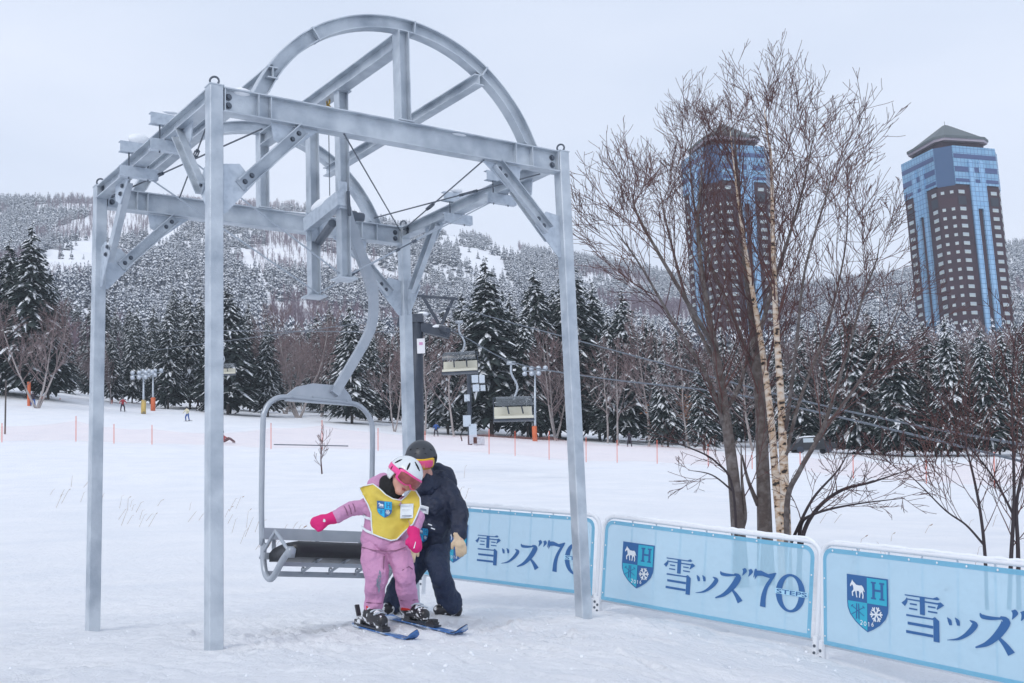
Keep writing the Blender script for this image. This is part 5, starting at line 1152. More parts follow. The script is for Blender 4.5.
hero('leafless_shrub', T(800, 575), 'dark leafless shrub with low spreading boughs right of the birch', [
 ([T(798, 580), T(803, 535, -.1), T(818, 508, -.3), T(842, 490, -.6), T(872, 482, -.9), T(908, 470, -1.1)], [.03, .026, .022, .018, .012, .004], 1.),
 ([T(800, 585), T(800, 530), T(812, 515, -.4), T(850, 505, -.8), T(905, 498, -1.2)], [.025, .022, .016, .01, .004], .7),
 ([T(790, 545), T(812, 500, .2), T(838, 470, .4), T(852, 445, .6)], [.02, .016, .01, .004], .4)], 'twig_dark', 25, LB, 9, .3, 'shrub', .8)
hero('leafless_shrub', T(735, 575, -.4), 'thin dark leafless shoots left of the trio of trunks', [
 ([T(738, 585, -.4), T(733, 490, -.4), T(716, 462, -.6), T(690, 448, -.9), T(662, 440, -1.2)], [.016, .014, .011, .008, .003], .8),
 ([T(734, 492, -.4), T(712, 475, -.2), T(688, 470, 0)], [.012, .008, .003], .4)], 'twig_dark', 26, LB, 8, .3, 'shrub', .7)
YS = 11.
def T2(px, py, dy=0.): return P(px, py, YS + dy)
SC = dict(HC, n=[0, 6, 4, 3], rmin=.0028, ang=(24, 50))
hero('leafless_shrub', T2(988, 600), 'leafless dark sapling clump rising behind the nearest barrier at the right edge', [
 ([T2(987, 610), T2(985, 555), T2(980, 510), T2(972, 470), T2(964, 440), T2(958, 405)], [.017, .015, .013, .01, .007, .003], 1),
 ([T2(1009, 610), T2(1011, 560), T2(1014, 500), T2(1013, 440), T2(1012, 380), T2(1016, 330)], [.02, .018, .015, .011, .007, .003], 1.3),
 ([T2(1019, 610), T2(1018, 550), T2(1017, 500), T2(1028, 450), T2(1038, 390)], [.022, .018, .014, .01, .003], .8),
 ([T2(984, 545), T2(966, 525), T2(945, 510), T2(915, 480), T2(895, 465)], [.011, .009, .007, .005, .002], .8),
 ([T2(1016, 520), T2(995, 480), T2(972, 450), T2(950, 425)], [.012, .009, .006, .003], .8)], 'twig_dark', 27, SC, 12, .25, 'shrub', .75)
# little dark tree by the empty chair
t = hero('leafless_shrub', P(322, 473, 24), 'tiny leafless shrub in the snow seen through the chair bail', [([P(322, 474, 24), P(321, 455, 24), P(324, 432, 24)], [.016, .01, .004], 1)], 'twig', 28, dict(HC, n=[0, 4, 3], rmin=.004), 12, .2, 'shrub', .35)
# dry grass stems poking through the snow
rnd = random.Random(3); mb = MB()
def reeds(px0, px1, Y0, Y1, n, hmin=.25, hmax=.55, lean=1.):
    for _ in range(n):
        px = rnd.uniform(px0, px1); Y_ = rnd.uniform(Y0, Y1); g_ = G(px, Y_); h_ = rnd.uniform(hmin, hmax); d = Vector((rnd.uniform(.1, .8) * lean, rnd.uniform(-.3, .3), 1)).normalized(); e_ = g_ + d * h_; e2 = e_ + Vector((rnd.uniform(.02, .09) * lean, 0, rnd.uniform(-.01, .06))); w = .0024 * Y_ / 16
        mb.tube([g_, e_, e2], [w, w * .8, w * .6], 4)
        if rnd.random() < .35: q_ = rnd.uniform(.02, .045); mb.ell(e2, Vector((q_, 0, q_ * .5)), Vector((0, q_ * .4, 0)), Vector((0, 0, q_ * .35)), 5, 4)
reeds(48, 100, 40, 55, 12, .2, .5); reeds(110, 160, 30, 42, 13, .15, .45); reeds(184, 240, 26, 40, 14, .15, .45); reeds(240, 300, 20, 32, 14, .15, .4); reeds(270, 345, 18, 26, 14, .1, .3); reeds(360, 420, 20, 30, 8, .1, .3); reeds(440, 470, 40, 60, 5); reeds(850, 905, 12.5, 18, 10, .15, .4, -.3); reeds(690, 1000, 14, 30, 16, .1, .3)
o = top(mb, 'dry_grass', M['reed'], None, None); o['kind'] = 'stuff'

rnd = random.Random(17); mb = MB()
for _ in range(300):
    px = rnd.uniform(-20, 1040); Y_ = rnd.choice((rnd.uniform(5, 12), rnd.gauss(8.8, 1.2))); 
    if rnd.random() < .5: px = rnd.gauss(400, 130)
    if Y_ < 4.7: continue
    az_ = (px - 512) / FPX; x = az_ * Y_; r_ = rnd.uniform(.003, .009) * rnd.choice((1, 1, 1, 1.5)); mb.sph(Vector((x, Y_, gz(x, Y_) + r_ * .2)), r_, 6, 4, .5)
o = top(mb, 'snow_crumbs', M['snow'], None, None); o['kind'] = 'stuff'
#==PEOPLE
# ------------------------------------------------------------------ child and adult in the foreground
def bvh(o):
    wm = off(o); return BVHTree.FromPolygons([v.co + wm for v in o.data.vertices], [tuple(p.vertices) for p in o.data.polygons])
def head_axes(f, u): f = Vector(f).normalized(); u = Vector(u); u = (u - f * u.dot(f)).normalized(); return f, u, u.cross(f).normalized() * -1
def shell(parent, name, m_, c, f, u, r, rad, a0, a1, e0, e1, thick=.008, n=26, k=12, notch=0., edge=0.):
    """patch of an ellipsoid around the head: azimuth a0..a1 about u, elevation e0..e1"""
    mb = MB(); o_ = []; i_ = []
    for j in range(k + 1):
        for i in range(n + 1):
            a = R(a0 + (a1 - a0) * i / n); lo = e0 + notch * math.exp(-(math.degrees(a) / 9.) ** 2); e_ = R(lo + (e1 - lo) * j / k)
            if edge: # rounded corners
                q = abs(2 * i / n - 1); sh = edge * q ** 6; mid = R((lo + e1) / 2); e_ = mid + (e_ - mid) * (1 - sh)
            d = f * (math.cos(a) * math.cos(e_) * rad[0]) + r * (math.sin(a) * math.cos(e_) * rad[1]) + u * (math.sin(e_) * rad[2]); o_.append(c + d); i_.append(c + d * (1 - thick / rad[0]))
    T_ = len(o_); w = n + 1; fs = []
    for j in range(k):
        for i in range(n): fs += [(j*w+i, j*w+i+1, (j+1)*w+i+1, (j+1)*w+i), (T_+j*w+i, T_+(j+1)*w+i, T_+(j+1)*w+i+1, T_+j*w+i+1)]
    for i in range(n): fs += [(i, T_+i, T_+i+1, i+1), (k*w+i, k*w+i+1, T_+k*w+i+1, T_+k*w+i)]
    for j in range(k): fs += [(j*w, (j+1)*w, T_+(j+1)*w, T_+j*w), (j*w+n, T_+j*w+n, T_+(j+1)*w+n, (j+1)*w+n)]
    mb.add(o_ + i_, fs); return mb.build(name, M[m_], parent, True)
def helmet(parent, c, f, u, r, R0, m_, strap, lens, frame, vents):
    """dome with a face opening, ear sides, goggles on the front"""
    mb = MB(); n, k = 40, 24; vs = []; rad = (R0 * 1.1, R0 * .93, R0 * 1.0)
    def D_(a, e_, s=1.): return c + f * (math.cos(a) * math.cos(e_) * rad[0] * s) + r * (math.sin(a) * math.cos(e_) * rad[1] * s) + u * (math.sin(e_) * rad[2] * s)
    low = lambda a: R(14 if abs(a) < R(62) else 14 - (abs(a) - R(62)) / R(14) * 56 if abs(a) < R(76) else -42 + max(0, abs(a) - R(120)) / R(60) * 12)
    for s in (1., .93):
        for j in range(k + 1):
            for i in range(n): a = -math.pi + 2 * math.pi * i / n; e_ = low(a) + (math.pi / 2 - low(a)) * j / k; vs.append(D_(a, e_, s))
    T_ = n * (k + 1); fs = []
    for j in range(k):
        for i in range(n): q = (i + 1) % n; fs += [(j*n+i, j*n+q, (j+1)*n+q, (j+1)*n+i), (T_+j*n+i, T_+(j+1)*n+i, T_+(j+1)*n+q, T_+j*n+q)]
    for i in range(n): q = (i + 1) % n; fs.append((i, T_+i, T_+q, q))
    mb.add(vs, fs); h_ = mb.build('helmet', M[m_], parent, True)
    for (a, e_, L_, tw) in vents:
        p = D_(R(a), R(e_), 1.0); nrm = (p - c).normalized(); t = (f - nrm * f.dot(nrm)).normalized(); t = (t * math.cos(R(tw)) + nrm.cross(t) * math.sin(R(tw))); mb = MB(); mb.ell(p, t * L_, nrm.cross(t) * L_ * .22, nrm * .004, 10, 5); mb.build('vent', M['blackc'], h_, True)
    g = shell(parent, 'goggles', frame, c, f, u, r, (R0 * 1.13, R0 * .98, R0 * .98), -56, 56, -27, 16, .02, 28, 10, 9, .25)
    shell(g, 'lens', lens, c, f, u, r, (R0 * 1.155, R0 * 1.0, R0 * .98), -48, 48, -21, 10, .012, 28, 10, 9, .35)
    for s in (-1, 1): shell(g, 'strap', strap, c, f, u, r, (rad[0] * 1.02, rad[1] * 1.03, rad[2] * 1.02), s * 54, s * 178, -12, 6, .004, 24, 3)
    return h_
def project_patch(poly, parent, name, m_, trees, Y0, o_=.006, res=.016, px=True):
    """cloth patch: outline in photo pixels laid onto the clothing surface underneath"""
    pts = [Vector((a, b)) for a, b in poly]; x0_, x1_ = min(p.x for p in pts), max(p.x for p in pts); y0_, y1_ = min(p.y for p in pts), max(p.y for p in pts)
    inner = []; st = res * FPX / Y0; y = y0_ + st / 2
    def inside(q):
        c_ = False; j = len(pts) - 1
        for i in range(len(pts)):
            if ((pts[i].y > q.y) != (pts[j].y > q.y)) and (q.x < (pts[j].x - pts[i].x) * (q.y - pts[i].y) / (pts[j].y - pts[i].y) + pts[i].x): c_ = not c_
            j = i
        return c_
    while y < y1_:
        x = x0_ + st / 2
        while x < x1_:
            q = Vector((x, y))
            if inside(q): inner.append(q)
            x += st
        y += st
    vs, es, fs, *_ = geometry.delaunay_2d_cdt(pts + inner, [(i, (i + 1) % len(pts)) for i in range(len(pts))], [], 1, 1e-4)
    out = []; depth = []
    for v in vs:
        d = P(v.x, v.y, 1.0).normalized(); hit = None
        for bt in trees:
            h = bt.ray_cast(Vector((0, 0, 0)), d)
            if h[0] is not None and (hit is None or h[3] < hit[1]): hit = (h[0], h[3])
        depth.append(hit[1] if hit else None); out.append(d)
    ok = [d for d in depth if d]; med = sorted(ok)[len(ok) // 2]; depth = [d if d and abs(d - med) < .16 else None for d in depth]
    for i in range(len(depth)):
        if depth[i] is None:
            c_ = [(((vs[i] - vs[j]).length), depth[j]) for j in range(len(vs)) if depth[j]]; depth[i] = min(c_)[1] if c_ else med
    for _ in range(3):                                   # relax so cloth bridges small dips
        nb = [[] for _ in vs]
        for f_ in fs:
            for a, b in zip(f_, f_[1:] + f_[:1]) if isinstance(f_, list) else zip(f_, tuple(f_[1:]) + (f_[0],)): nb[a].append(b); nb[b].append(a)
        depth = [min(depth[i], .5 * depth[i] + .5 * sum(depth[j] for j in nb[i]) / max(1, len(nb[i]))) if nb[i] else depth[i] for i in range(len(vs))]
    mb = MB(); fr_ = [out[i] * (depth[i] - o_) for i in range(len(vs))]; bk = [out[i] * (depth[i] - o_ * .3) for i in range(len(vs))]
    rim = pts; k_ = len(vs); side = []
    # border loop of the outline
    cnt = {}
    for f_ in fs:
        for a, b in zip(f_, list(f_[1:]) + [f_[0]]): cnt[(a, b)] = cnt.get((a, b), 0) + 1
    for (a, b) in cnt:
        if (b, a) not in cnt: side.append((a, b, b + k_, a + k_))
    mb.add(fr_ + bk, [tuple(f_) for f_ in fs] + [tuple(i + k_ for i in f_)[::-1] for f_ in fs] + side)
    o = mb.build(name, M[m_], parent, True); return o, [fr_[i] for i in range(len(pts))]


def mitten(name, m_, wrist, tip, thumb_dir, r, parent, cuff_r):
    wrist, tip = Vector(wrist), Vector(tip); d = (tip - wrist); n_ = d.normalized(); sd = Vector(thumb_dir).normalized()
    o = organic(name, [[(wrist, cuff_r), (wrist + d * .22, cuff_r * .86)], [(wrist + d * .22, cuff_r * .8), (wrist + d * .5, r), (wrist + d * .78, r * .93), (tip - n_ * r * .6, r * .68)], [(wrist + d * .5 + sd * r * .5, r * .8), (wrist + d * .72 + sd * r * .6, r * .7)], [(wrist + d * .35 + sd * r * .5, r * .42), (wrist + d * .55 + sd * r * 1.25, r * .4), (wrist + d * .68 + sd * r * 1.45, r * .34)]], M[m_], parent, .009, 2)
    return o
YC = 8.6
def c_(px, py, dy=0.): return P(px, py, YC + dy)
gc = Vector(c_(392, 628)); gc.z = -.5
HD = (405, 474); hc = c_(*HD, -.02); cf, cu, crr = head_axes((.43, -.78, -.42), (.62, -.1, .76))
# body: one continuous skin (head, neck, trunk, limbs)
arms = [[(c_(371, 506, .02), .036), (c_(353, 508, -.05), .032), (c_(336, 516, -.1), .028)], [(c_(407, 507), .036), (c_(417, 519, -.08), .032), (c_(414.5, 531, -.13), .028)]]
legs = [[(c_(375, 551), .06), (c_(376, 578, -.07), .05), (c_(373.5, 605, .0), .036)], [(c_(397, 551), .06), (c_(406, 579, -.06), .05), (c_(409, 602, .1), .036)]]
nose = hc + cf * .118 - cu * .035; chin = hc + cf * .07 - cu * .105
face = [[(hc - cu * .005, (.088, .088, .092))], [(hc + cf * .035 - cu * .05, .072), (chin + cf * .002, .036)], [(hc + cf * .06 - cu * .02, .05), (nose, .013)], [(hc + cf * .05 - cu * .055 + crr * .035, .04)], [(hc + cf * .05 - cu * .055 - crr * .035, .04)], [(hc + crr * .085 - cu * .02, .018)], [(hc - crr * .085 - cu * .02, .018)], [(hc - cu * .05, .05), (c_(392, 500, .03), .05)]]
hand = lambda a, b, r: [[(a, r), (b, r * .8)]]
child = organic('person', face + [[(c_(392, 500, .03), .05), (c_(389, 518, .03), .08), (c_(385, 543, .02), .08)]] + arms + legs + hand(arms[0][-1][0], c_(324, 522, -.12), .03) + hand(arms[1][-1][0], c_(416, 544, -.16), .03), M['skin'], None, .012, 2, loc=gc)
tag(child, 'child in pink ski suit, yellow bib and white helmet sliding off the chair', 'person')
lp = MB(); mo = hc + cf * .1085 - cu * .082; lp.ell(mo + cu * .0035, crr * .021, cf * .008, cu * .004, 10, 6); lp.ell(mo - cu * .004, crr * .017, cf * .008, cu * .004, 10, 6); lp.build('lips', M['lips'], child, True)
for s in (-1, 1): e_ = MB(); e_.sph(hc + cf * .085 + crr * .033 * s + cu * .01, .013); e_.build('eye', M['print_white'], child, True)
nw = organic('neck_warmer', [[(hc - cu * .075 - cf * .035, .068), (hc - cu * .10 - cf * .01 + crr * .0, .062)], [(c_(393, 488, .02), .062), (c_(393, 497, .02), .066)], [(c_(386, 482, .05), .05), (c_(385, 490, .03), .045)]], M['blackc'], child, .011, 2)
helmet(child, hc, cf, cu, crr, .128, 'helmet_w', 'gpink', 'lens_r', 'gpink', [])
HB = [bvh(o) for o in child.children if o.name.startswith('helmet')]
for a_1, b_1 in (((395, 463), (402, 459.5)), ((407, 470), (410, 463)), ((415, 462), (419.5, 471)), ((391, 470), (393, 466))):
    q_ = [HB[0].ray_cast(Vector((0, 0, 0)), P(*a_1, 1.).lerp(P(*b_1, 1.), t_).normalized())[0] for t_ in (0, .35, .7, 1)]; q_ = [x_ for x_ in q_ if x_]
    if len(q_) > 1: mb = MB(); mb.tube(q_, [.004, .0075, .0075, .004][:len(q_)], 8); mb.build('vent', M['blackc'], [o for o in child.children if o.name.startswith('helmet')][0], True)
# jacket
jk = organic('jacket', [
 [(c_(391, 503, .03), .08), (c_(388, 520, .02), .115), (c_(384, 540, .02), .122)],
 [(c_(372, 506, .03), .058), (c_(390, 502, .04), .07), (c_(407, 506, .02), .056)],
 [(c_(376, 514, .02), .075), (c_(373, 540, .02), .088)], [(c_(401, 516, .0), .075), (c_(395, 540, .02), .092)],
 [(c_(371, 506, .02), .06), (c_(353, 508, -.05), .054), (c_(337, 516, -.1), .045)], [(c_(407, 507), .056), (c_(417, 519, -.08), .053), (c_(415, 529, -.13), .045)]], M['pink'], child, .009, 2, .03, .09)
hd_ = organic('hood', [[(c_(370, 491, .08), .035), (c_(374, 484, .1), .05), (c_(383, 478, .12), .04)], [(c_(371, 494, .03), .035), (c_(381, 499, -.05), .034), (c_(389, 503, -.08), .028), (c_(399, 503, -.08), .022)], [(c_(378, 488, .08), .055), (c_(386, 492, .1), .055)]], M['pink'], child, .011, 2, .01, .05)
# trousers
tr_ = organic('trousers', [
 [(c_(375, 546, .02), .09), (c_(397, 547, .02), .085)],
 [(c_(375, 549), .094), (c_(374.5, 562, -.04), .09), (c_(376.5, 578, -.07), .08), (c_(374, 597, -.0), .07), (c_(373.5, 606, .0), .07)],
 [(c_(397, 549), .088), (c_(402, 563, -.03), .084), (c_(406, 579, -.06), .073), (c_(408, 595, .06), .07), (c_(409, 603.5, .1), .072)]], M['pink'], child, .009, 2, .036, .10)
TJ = [bvh(jk), bvh(hd_)]; TT = [bvh(tr_)]
# crease shade painted on the sleeve and a printed mark down the leg
mitten('mitten', 'magenta', c_(334, 517.5, -.1), c_(311, 524, -.12), Vector((.1, -.6, -1)), .046, child, .046)
mitten('mitten', 'magenta', c_(413.5, 531, -.14), c_(417, 551.5, -.2), Vector((-1, -.6, .2)), .046, child, .047)
bib = [(359, 488), (363, 486), (373, 484), (380, 489), (386, 495), (393, 499), (401, 500.5), (406, 496), (411, 490), (416, 491), (420, 498), (420.5, 506), (417, 515), (413, 524), (404, 532), (397, 539.5), (391, 540.5), (380, 537), (372.5, 534), (371.5, 526), (371, 513), (368, 505), (363, 496)]
bb, loop = project_patch(bib, child, 'bib', 'yellow', TJ, YC, .016)
mb = MB(); L2 = loop + [loop[0]]; mb.tube([p - p.normalized() * .002 for p in L2], .0052, 6, False); mb.build('white_binding', M['print_white'], bb, True)
mb = MB(); a = [c_(371, 519, -.15), c_(362, 514.5, -.1), c_(357.5, 512, -.0)]; 
TB = [bvh(bb)]
for ln in ([(371, 519), (366, 517.5), (363.5, 515.5)], [(372, 533), (366, 530.5), (361.5, 526.5)]):
    project_patch([(x, y - 1.3) for x, y in ln] + [(x, y + 1.6) for x, y in ln[::-1]], child, 'side_strap', 'print_white', TJ, YC, .010)
for nm_, tr__, pl_ in (('sleeve_fold_shade', TJ, [[(344, 505.5), (346.5, 509), (348.5, 515.5), (347.7, 516), (345.5, 510), (343.6, 506)], [(349, 504.5), (351, 509), (352, 514.5), (351.2, 514.5), (350, 509.5), (348.3, 505)], [(353, 503.2), (355, 507), (355.8, 512), (355.1, 512), (354, 507.5), (352.4, 503.7)]]),  # thin dark strips paint the shade inside the elbow creases
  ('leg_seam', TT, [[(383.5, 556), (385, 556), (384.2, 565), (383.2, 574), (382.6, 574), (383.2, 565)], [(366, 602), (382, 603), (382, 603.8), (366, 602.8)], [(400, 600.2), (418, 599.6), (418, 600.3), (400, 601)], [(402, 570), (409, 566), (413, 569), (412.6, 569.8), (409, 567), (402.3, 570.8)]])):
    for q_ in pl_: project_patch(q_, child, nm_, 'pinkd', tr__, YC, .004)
project_patch([(361, 546.5), (372, 549.5), (384, 551), (396, 550), (406, 546.5), (406, 547.6), (396, 551.2), (384, 552.2), (372, 550.7), (361, 547.7)], child, 'jacket_hem_shadow', 'pinkd', TJ + TT, YC, .006)  # dark strip paints the shadow in the gap between jacket and trousers
# crest and name tag on the bib
def px_map(cx, cy, w, h_, sx=0., sy=0.): return lambda a, b: (cx + (a - .5) * w + sx * (b - .5), cy - (b - .5) * h_ + sy * (a - .5))
def printed(layers, fn, parent, name, trees, o_, Y0):
    """prints lie on the plane that best fits the cloth beneath them"""
    hits = []
    for i in range(8):
        for j in range(8):
            x, y = fn((i + .5) / 8, (j + .5) / 8); d = P(x, y, 1.).normalized(); h = None
            for bt in trees:
                q = bt.ray_cast(Vector((0, 0, 0)), d)
                if q[0] is not None and (h is None or q[3] < h[1]): h = (q[0], q[3])
            if h: hits.append(h[0])
    if len(hits) < 4: return None
    A = np.array([tuple(h) for h in hits]); cen = A.mean(0); _, _, vt = np.linalg.svd(A - cen); nr = Vector(vt[2]); cen = Vector(cen)
    if nr.dot(cen) > 0: nr = -nr
    dev = sorted((Vector(a) - cen).dot(nr) for a in A)[int(len(A) * .97) - 1]; mb = MB(); keys = []
    for mk, lv, pl in layers:
        if mk not in keys: keys.append(mk)
        mb.cur = keys.index(mk); c2 = cen + nr * (dev + .0025 + lv * .0018)
        for p in pl:
            if len(p) < 3: continue
            vs = []
            for a, b in p: d = P(*fn(a, b), 1.).normalized(); vs.append(d * (c2.dot(nr) / d.dot(nr)))
            mb.add(vs, [tuple(t) for t in fill(p)])
    return mb.build(name, [M[k_] for k_ in keys], parent)
cl = [(a if a != 'print_teal' else 'print_cyan', l_, p) for a, l_, p in crest_layers()[:4]]
M['print_cyan'] = mat('print_cyan', (.02, .45, .75), .5)
M['tag_grey'] = mat('tag_print', (.25, .28, .35), .6)
printed(cl, px_map(384.5, 509.5, 15, 16.5, 0, 1.2), bb, 'crest', TB, .004, YC)
tg, _ = project_patch([(400.5, 504), (413.5, 503.5), (413, 518), (400, 518.5)], bb, 'name_tag', 'print_white', TB, YC, .006)
printed([('tag_grey', 0, [[(.12, .12), (.86, .14), (.86, .22), (.12, .20)], [(.1, .86), (.9, .86), (.9, .83), (.1, .83)]] + [[(.12 + .1 * i, .6), (.17 + .1 * i, .6), (.17 + .1 * i, .56), (.12 + .1 * i, .56)] for i in range(7)])], px_map(406.8, 511, 13, 14.5), tg, 'tag_writing', [bvh(tg)], .003, YC)
printed([('tag_grey', 0, [brush([(.5, 1), (.8, .85), (.4, .7), (.7, .55), (.3, .4), (.55, .2), (.4, 0)], [.25] * 7), brush([(.1, .6), (.3, .5), (.1, .3)], [.2] * 3)])], px_map(379, 582, 6, 20), tr_, 'leg_print', TT, .004, YC)
printed([('print_white', 0, [[(.1, .2), (.3, 1), (.7, .9), (.95, .4), (.7, 0), (.3, .1)]])], px_map(324.2, 520.5, 3.4, 3.4), child, 'mitten_badge', [bvh(o) for o in child.children if o.name.startswith('mitten')], .003, YC)
printed([('print_white', 0, [[(.1, 0), (.5, .05), (.95, .9), (.8, 1)]])], px_map(414.5, 545, 3, 7), child, 'mitten_mark', [bvh(o) for o in child.children if o.name.startswith('mitten')], .003, YC)
# ski boots and skis
def boot(parent, ankle, heel, toe, liner=True):
    ankle, heel, toe = Vector(ankle), Vector(heel), Vector(toe); d = (toe - heel).normalized(); sd = d.cross(E3)
    b = organic('ski_boot', [[(ankle, .052), (ankle * .45 + (heel + d * .05) * .55, .056), (heel + d * .05 + E3 * .01, .048)], [(heel + d * .02, .042), (heel.lerp(toe, .5) + E3 * .018, .048), (toe - d * .045, .040)], [(heel + d * .02 - E3 * .022, .034), (toe - d * .035 - E3 * .014, .032)], [(heel.lerp(toe, .35) + E3 * .04, .045), (ankle, .05)]], M['boot'], parent, .008, 1)
    for k_ in range(3):
        q = heel.lerp(toe, .42 + .16 * k_) + E3 * (.062 - .012 * k_); mb = MB(); mb.tube([q - sd * .05, q + E3 * .012 - sd * .02, q + E3 * .012 + sd * .02, q + sd * .05], .006, 6); mb.build('buckle', M['lamp'], b, True)
    if liner: mb = MB(); mb.tube([ankle - E3 * .02, ankle + E3 * .02, ankle + E3 * .035 - d * .0], [.056, .056, .048], 14); mb.build('boot_liner', M['red'], b, True)
    return b
def ski(tail, tipp, contact, w, label, grp=None):
    tail, tipp = Vector(tail), Vector(tipp); d = (tipp - tail); L_ = d.length; n_ = d.normalized(); sd = n_.cross(E3).normalized(); mb = MB(); vs = []; K_ = 26; upn = sd.cross(n_)
    for i in range(K_ + 1):
        t = i / K_; p = tail + d * t; cur = max(0, (t - .84) / .16); p = p + E3 * (.065 * cur ** 2 + .012 * max(0, (.06 - t) / .06)) - n_ * .01 * cur
        ww = w * (.5 + .12 * (2 * t - 1) ** 2) * (1 if t < .93 else math.sqrt(max(.02, 1 - ((t - .93) / .07) ** 2))) * (1 if t > .02 else .8)
        vs += [p - sd * ww, p + sd * ww, p + sd * ww + upn * .009, p - sd * ww + upn * .009]
    fs = [(0, 1, 2, 3)] + [(i*4+j, i*4+(j+1) % 4, i*4+4+(j+1) % 4, i*4+4+j) for i in range(K_) for j in range(4)] + [(K_*4+3, K_*4+2, K_*4+1, K_*4)]
    mb.add(vs, fs); sk = top(mb, 'ski', M['ski'], label, 'ski', grp, base=tail)
    mb = MB(); q_ = vs[-20:]; mb.add([v_ + upn * .0035 for v_ in q_], [(i*4+j, i*4+(j+1) % 4, i*4+4+(j+1) % 4, i*4+4+j) for i in range(4) for j in range(4)]); mb.build('ski_tip', M['ski_dark'], sk)
    mid = Vector(contact); mid = tail + n_ * (mid - tail).dot(n_) + upn * .012
    for nm, a, b_, h_ in (('toe_binding', .10, .19, .045), ('heel_binding', -.20, -.10, .06)):
        mb = MB(); mb.bar(mid + n_ * a + upn * h_ * .3, mid + n_ * b_ + upn * h_ * .3, .06, h_ * .7, upn); mb.bar(mid + n_ * (a * .8 + b_ * .2) + upn * h_ * .8, mid + n_ * (a * .2 + b_ * .8) + upn * h_ * .85, .045, .02, upn)
        if a < 0: mb.bar(mid + n_ * (-.19) + upn * .06, mid + n_ * (-.225) + upn * .13, .03, .016, upn)
        mb.build(nm, M['binding'], sk)
    mb = MB(); mb.bar(mid - n_ * .2 + upn * .008, mid + n_ * .2 + upn * .008, .062, .012, upn); mb.build('riser_plate', M['ski_dark'], sk)
    return sk
def gpt(px, py, Y_, dz=.012): p = P(px, py, Y_); return p
ski(s1a, s1b, c_(375, 630), .064, "the child's nearer blue ski, its dark tip turned up", "the child's skis"); ski(s2a, s2b, c_(415, 625), .064, "the child's farther blue ski, leading toward the adult's boot", "the child's skis")
def on(a, b, t, h): return Vector(a).lerp(Vector(b), t) + E3 * h
boot(child, c_(373, 609, .0), on(s1a, s1b, .17, .085), on(s1a, s1b, .50, .075)); boot(child, c_(408.5, 607, .1), on(s2a, s2b, .20, .085), on(s2a, s2b, .52, .075))

# ---------------- adult
YA = 9.75
def a_(px, py, dy=0.): return P(px, py, YA + dy)
ga = Vector(a_(440, 612)); ga.z = -.47
hc = a_(421, 457, -.15); af, au, arr = head_axes((.02, -.9, -.42), (.06, -.35, .93))
H = hc
face = [[(H - au * .005, (.09, .09, .1))], [(H + af * .035 - au * .055, .075), (H + af * .07 - au * .115, .04)], [(H + af * .07 - au * .02, .05), (H + af * .125 - au * .045, .014)], [(H + af * .05 - au * .06 + arr * .04, .042)], [(H + af * .05 - au * .06 - arr * .04, .042)], [(H + arr * .092 - au * .02, .018)], [(H - arr * .092 - au * .02, .018)], [(H - au * .06, .055), (a_(431, 482, 0), .06)]]
aarms = [[(a_(447, 491), .05), (a_(459, 517, -.1), .042), (a_(459.5, 536, -.19), .034)], [(a_(424, 492, .05), .045), (a_(416, 520, .0), .04), (a_(412.5, 543, -.17), .032)]]
alegs = [[(a_(437, 548, .1), .07), (a_(441, 578, -.1), .055), (a_(450, 602, .05), .04)], [(a_(428, 550, .15), .06), (a_(409, 575, .04), .05), (a_(393, 603, .1), .04)]]
adult = organic('person', face + [[(a_(431, 482), .06), (a_(434, 505, .05), .09), (a_(431, 543, .12), .09)]] + aarms + alegs + hand(aarms[0][-1][0], a_(460, 543, -.22), .03) + hand(aarms[1][-1][0], a_(411, 551, -.22), .03), M['skin'], None, .013, 2, loc=ga)
tag(adult, 'adult in dark navy ski clothes and grey helmet crouching behind the child in pink', 'person')
lp = MB(); mo = H + af * .108 - au * .088; lp.ell(mo + au * .004, arr * .024, af * .009, au * .004, 10, 6); lp.ell(mo - au * .004, arr * .02, af * .009, au * .0045, 10, 6); lp.build('lips', M['lips'], adult, True)
for s in (-1, 1): e_ = MB(); e_.sph(H + af * .09 + arr * .034 * s + au * .012, .013); e_.build('eye', M['print_white'], adult, True)
helmet(adult, H, af, au, arr, .132, 'helmet_d', 'blackc', 'lens_g', 'gold', [(-18, 50, .011, 90), (18, 50, .011, 90), (-22, 32, .011, 90), (22, 32, .011, 90), (55, 40, .011, 90), (-55, 40, .011, 90)])
organic('neck_warmer', [[(H - au * .085 - af * .03, .07), (a_(430, 482, .0), .072)], [(H - au * .135 + af * .0, .06), (a_(427, 486, -.06), .07), (a_(436, 484, -.02), .07)]], M['navy'], adult, .011, 1)
aj = organic('jacket', [
 [(a_(434, 487, .02), .1), (a_(437, 505, .03), .15), (a_(436, 525, .06), .14), (a_(434, 544, .1), .12)],
 [(a_(423, 490, .06), .085), (a_(436, 482, .05), .09), (a_(447, 490, .0), .085)], [(a_(427, 505, .02), .1), (a_(427, 536, .08), .09)],
 [(a_(447, 491), .088), (a_(455, 505, -.05), .084), (a_(459, 518, -.1), .078), (a_(459.5, 533, -.18), .062)], [(a_(424, 492, .05), .08), (a_(416, 520, .0), .07), (a_(413, 540, -.15), .055)],
 ], M['navy'], adult, .011, 2, .042, .12)
ah = organic('hood', [[(a_(437, 470, .12), .06), (a_(446, 475, .12), .07), (a_(449, 484, .08), .07)], [(a_(432, 482, -.02), .05), (a_(430, 490, -.06), .05), (a_(422, 490, -.06), .04)], [(a_(441, 476, .03), .05), (a_(442, 487, .0), .05)]], M['navy'], adult, .012, 2, .014, .07)
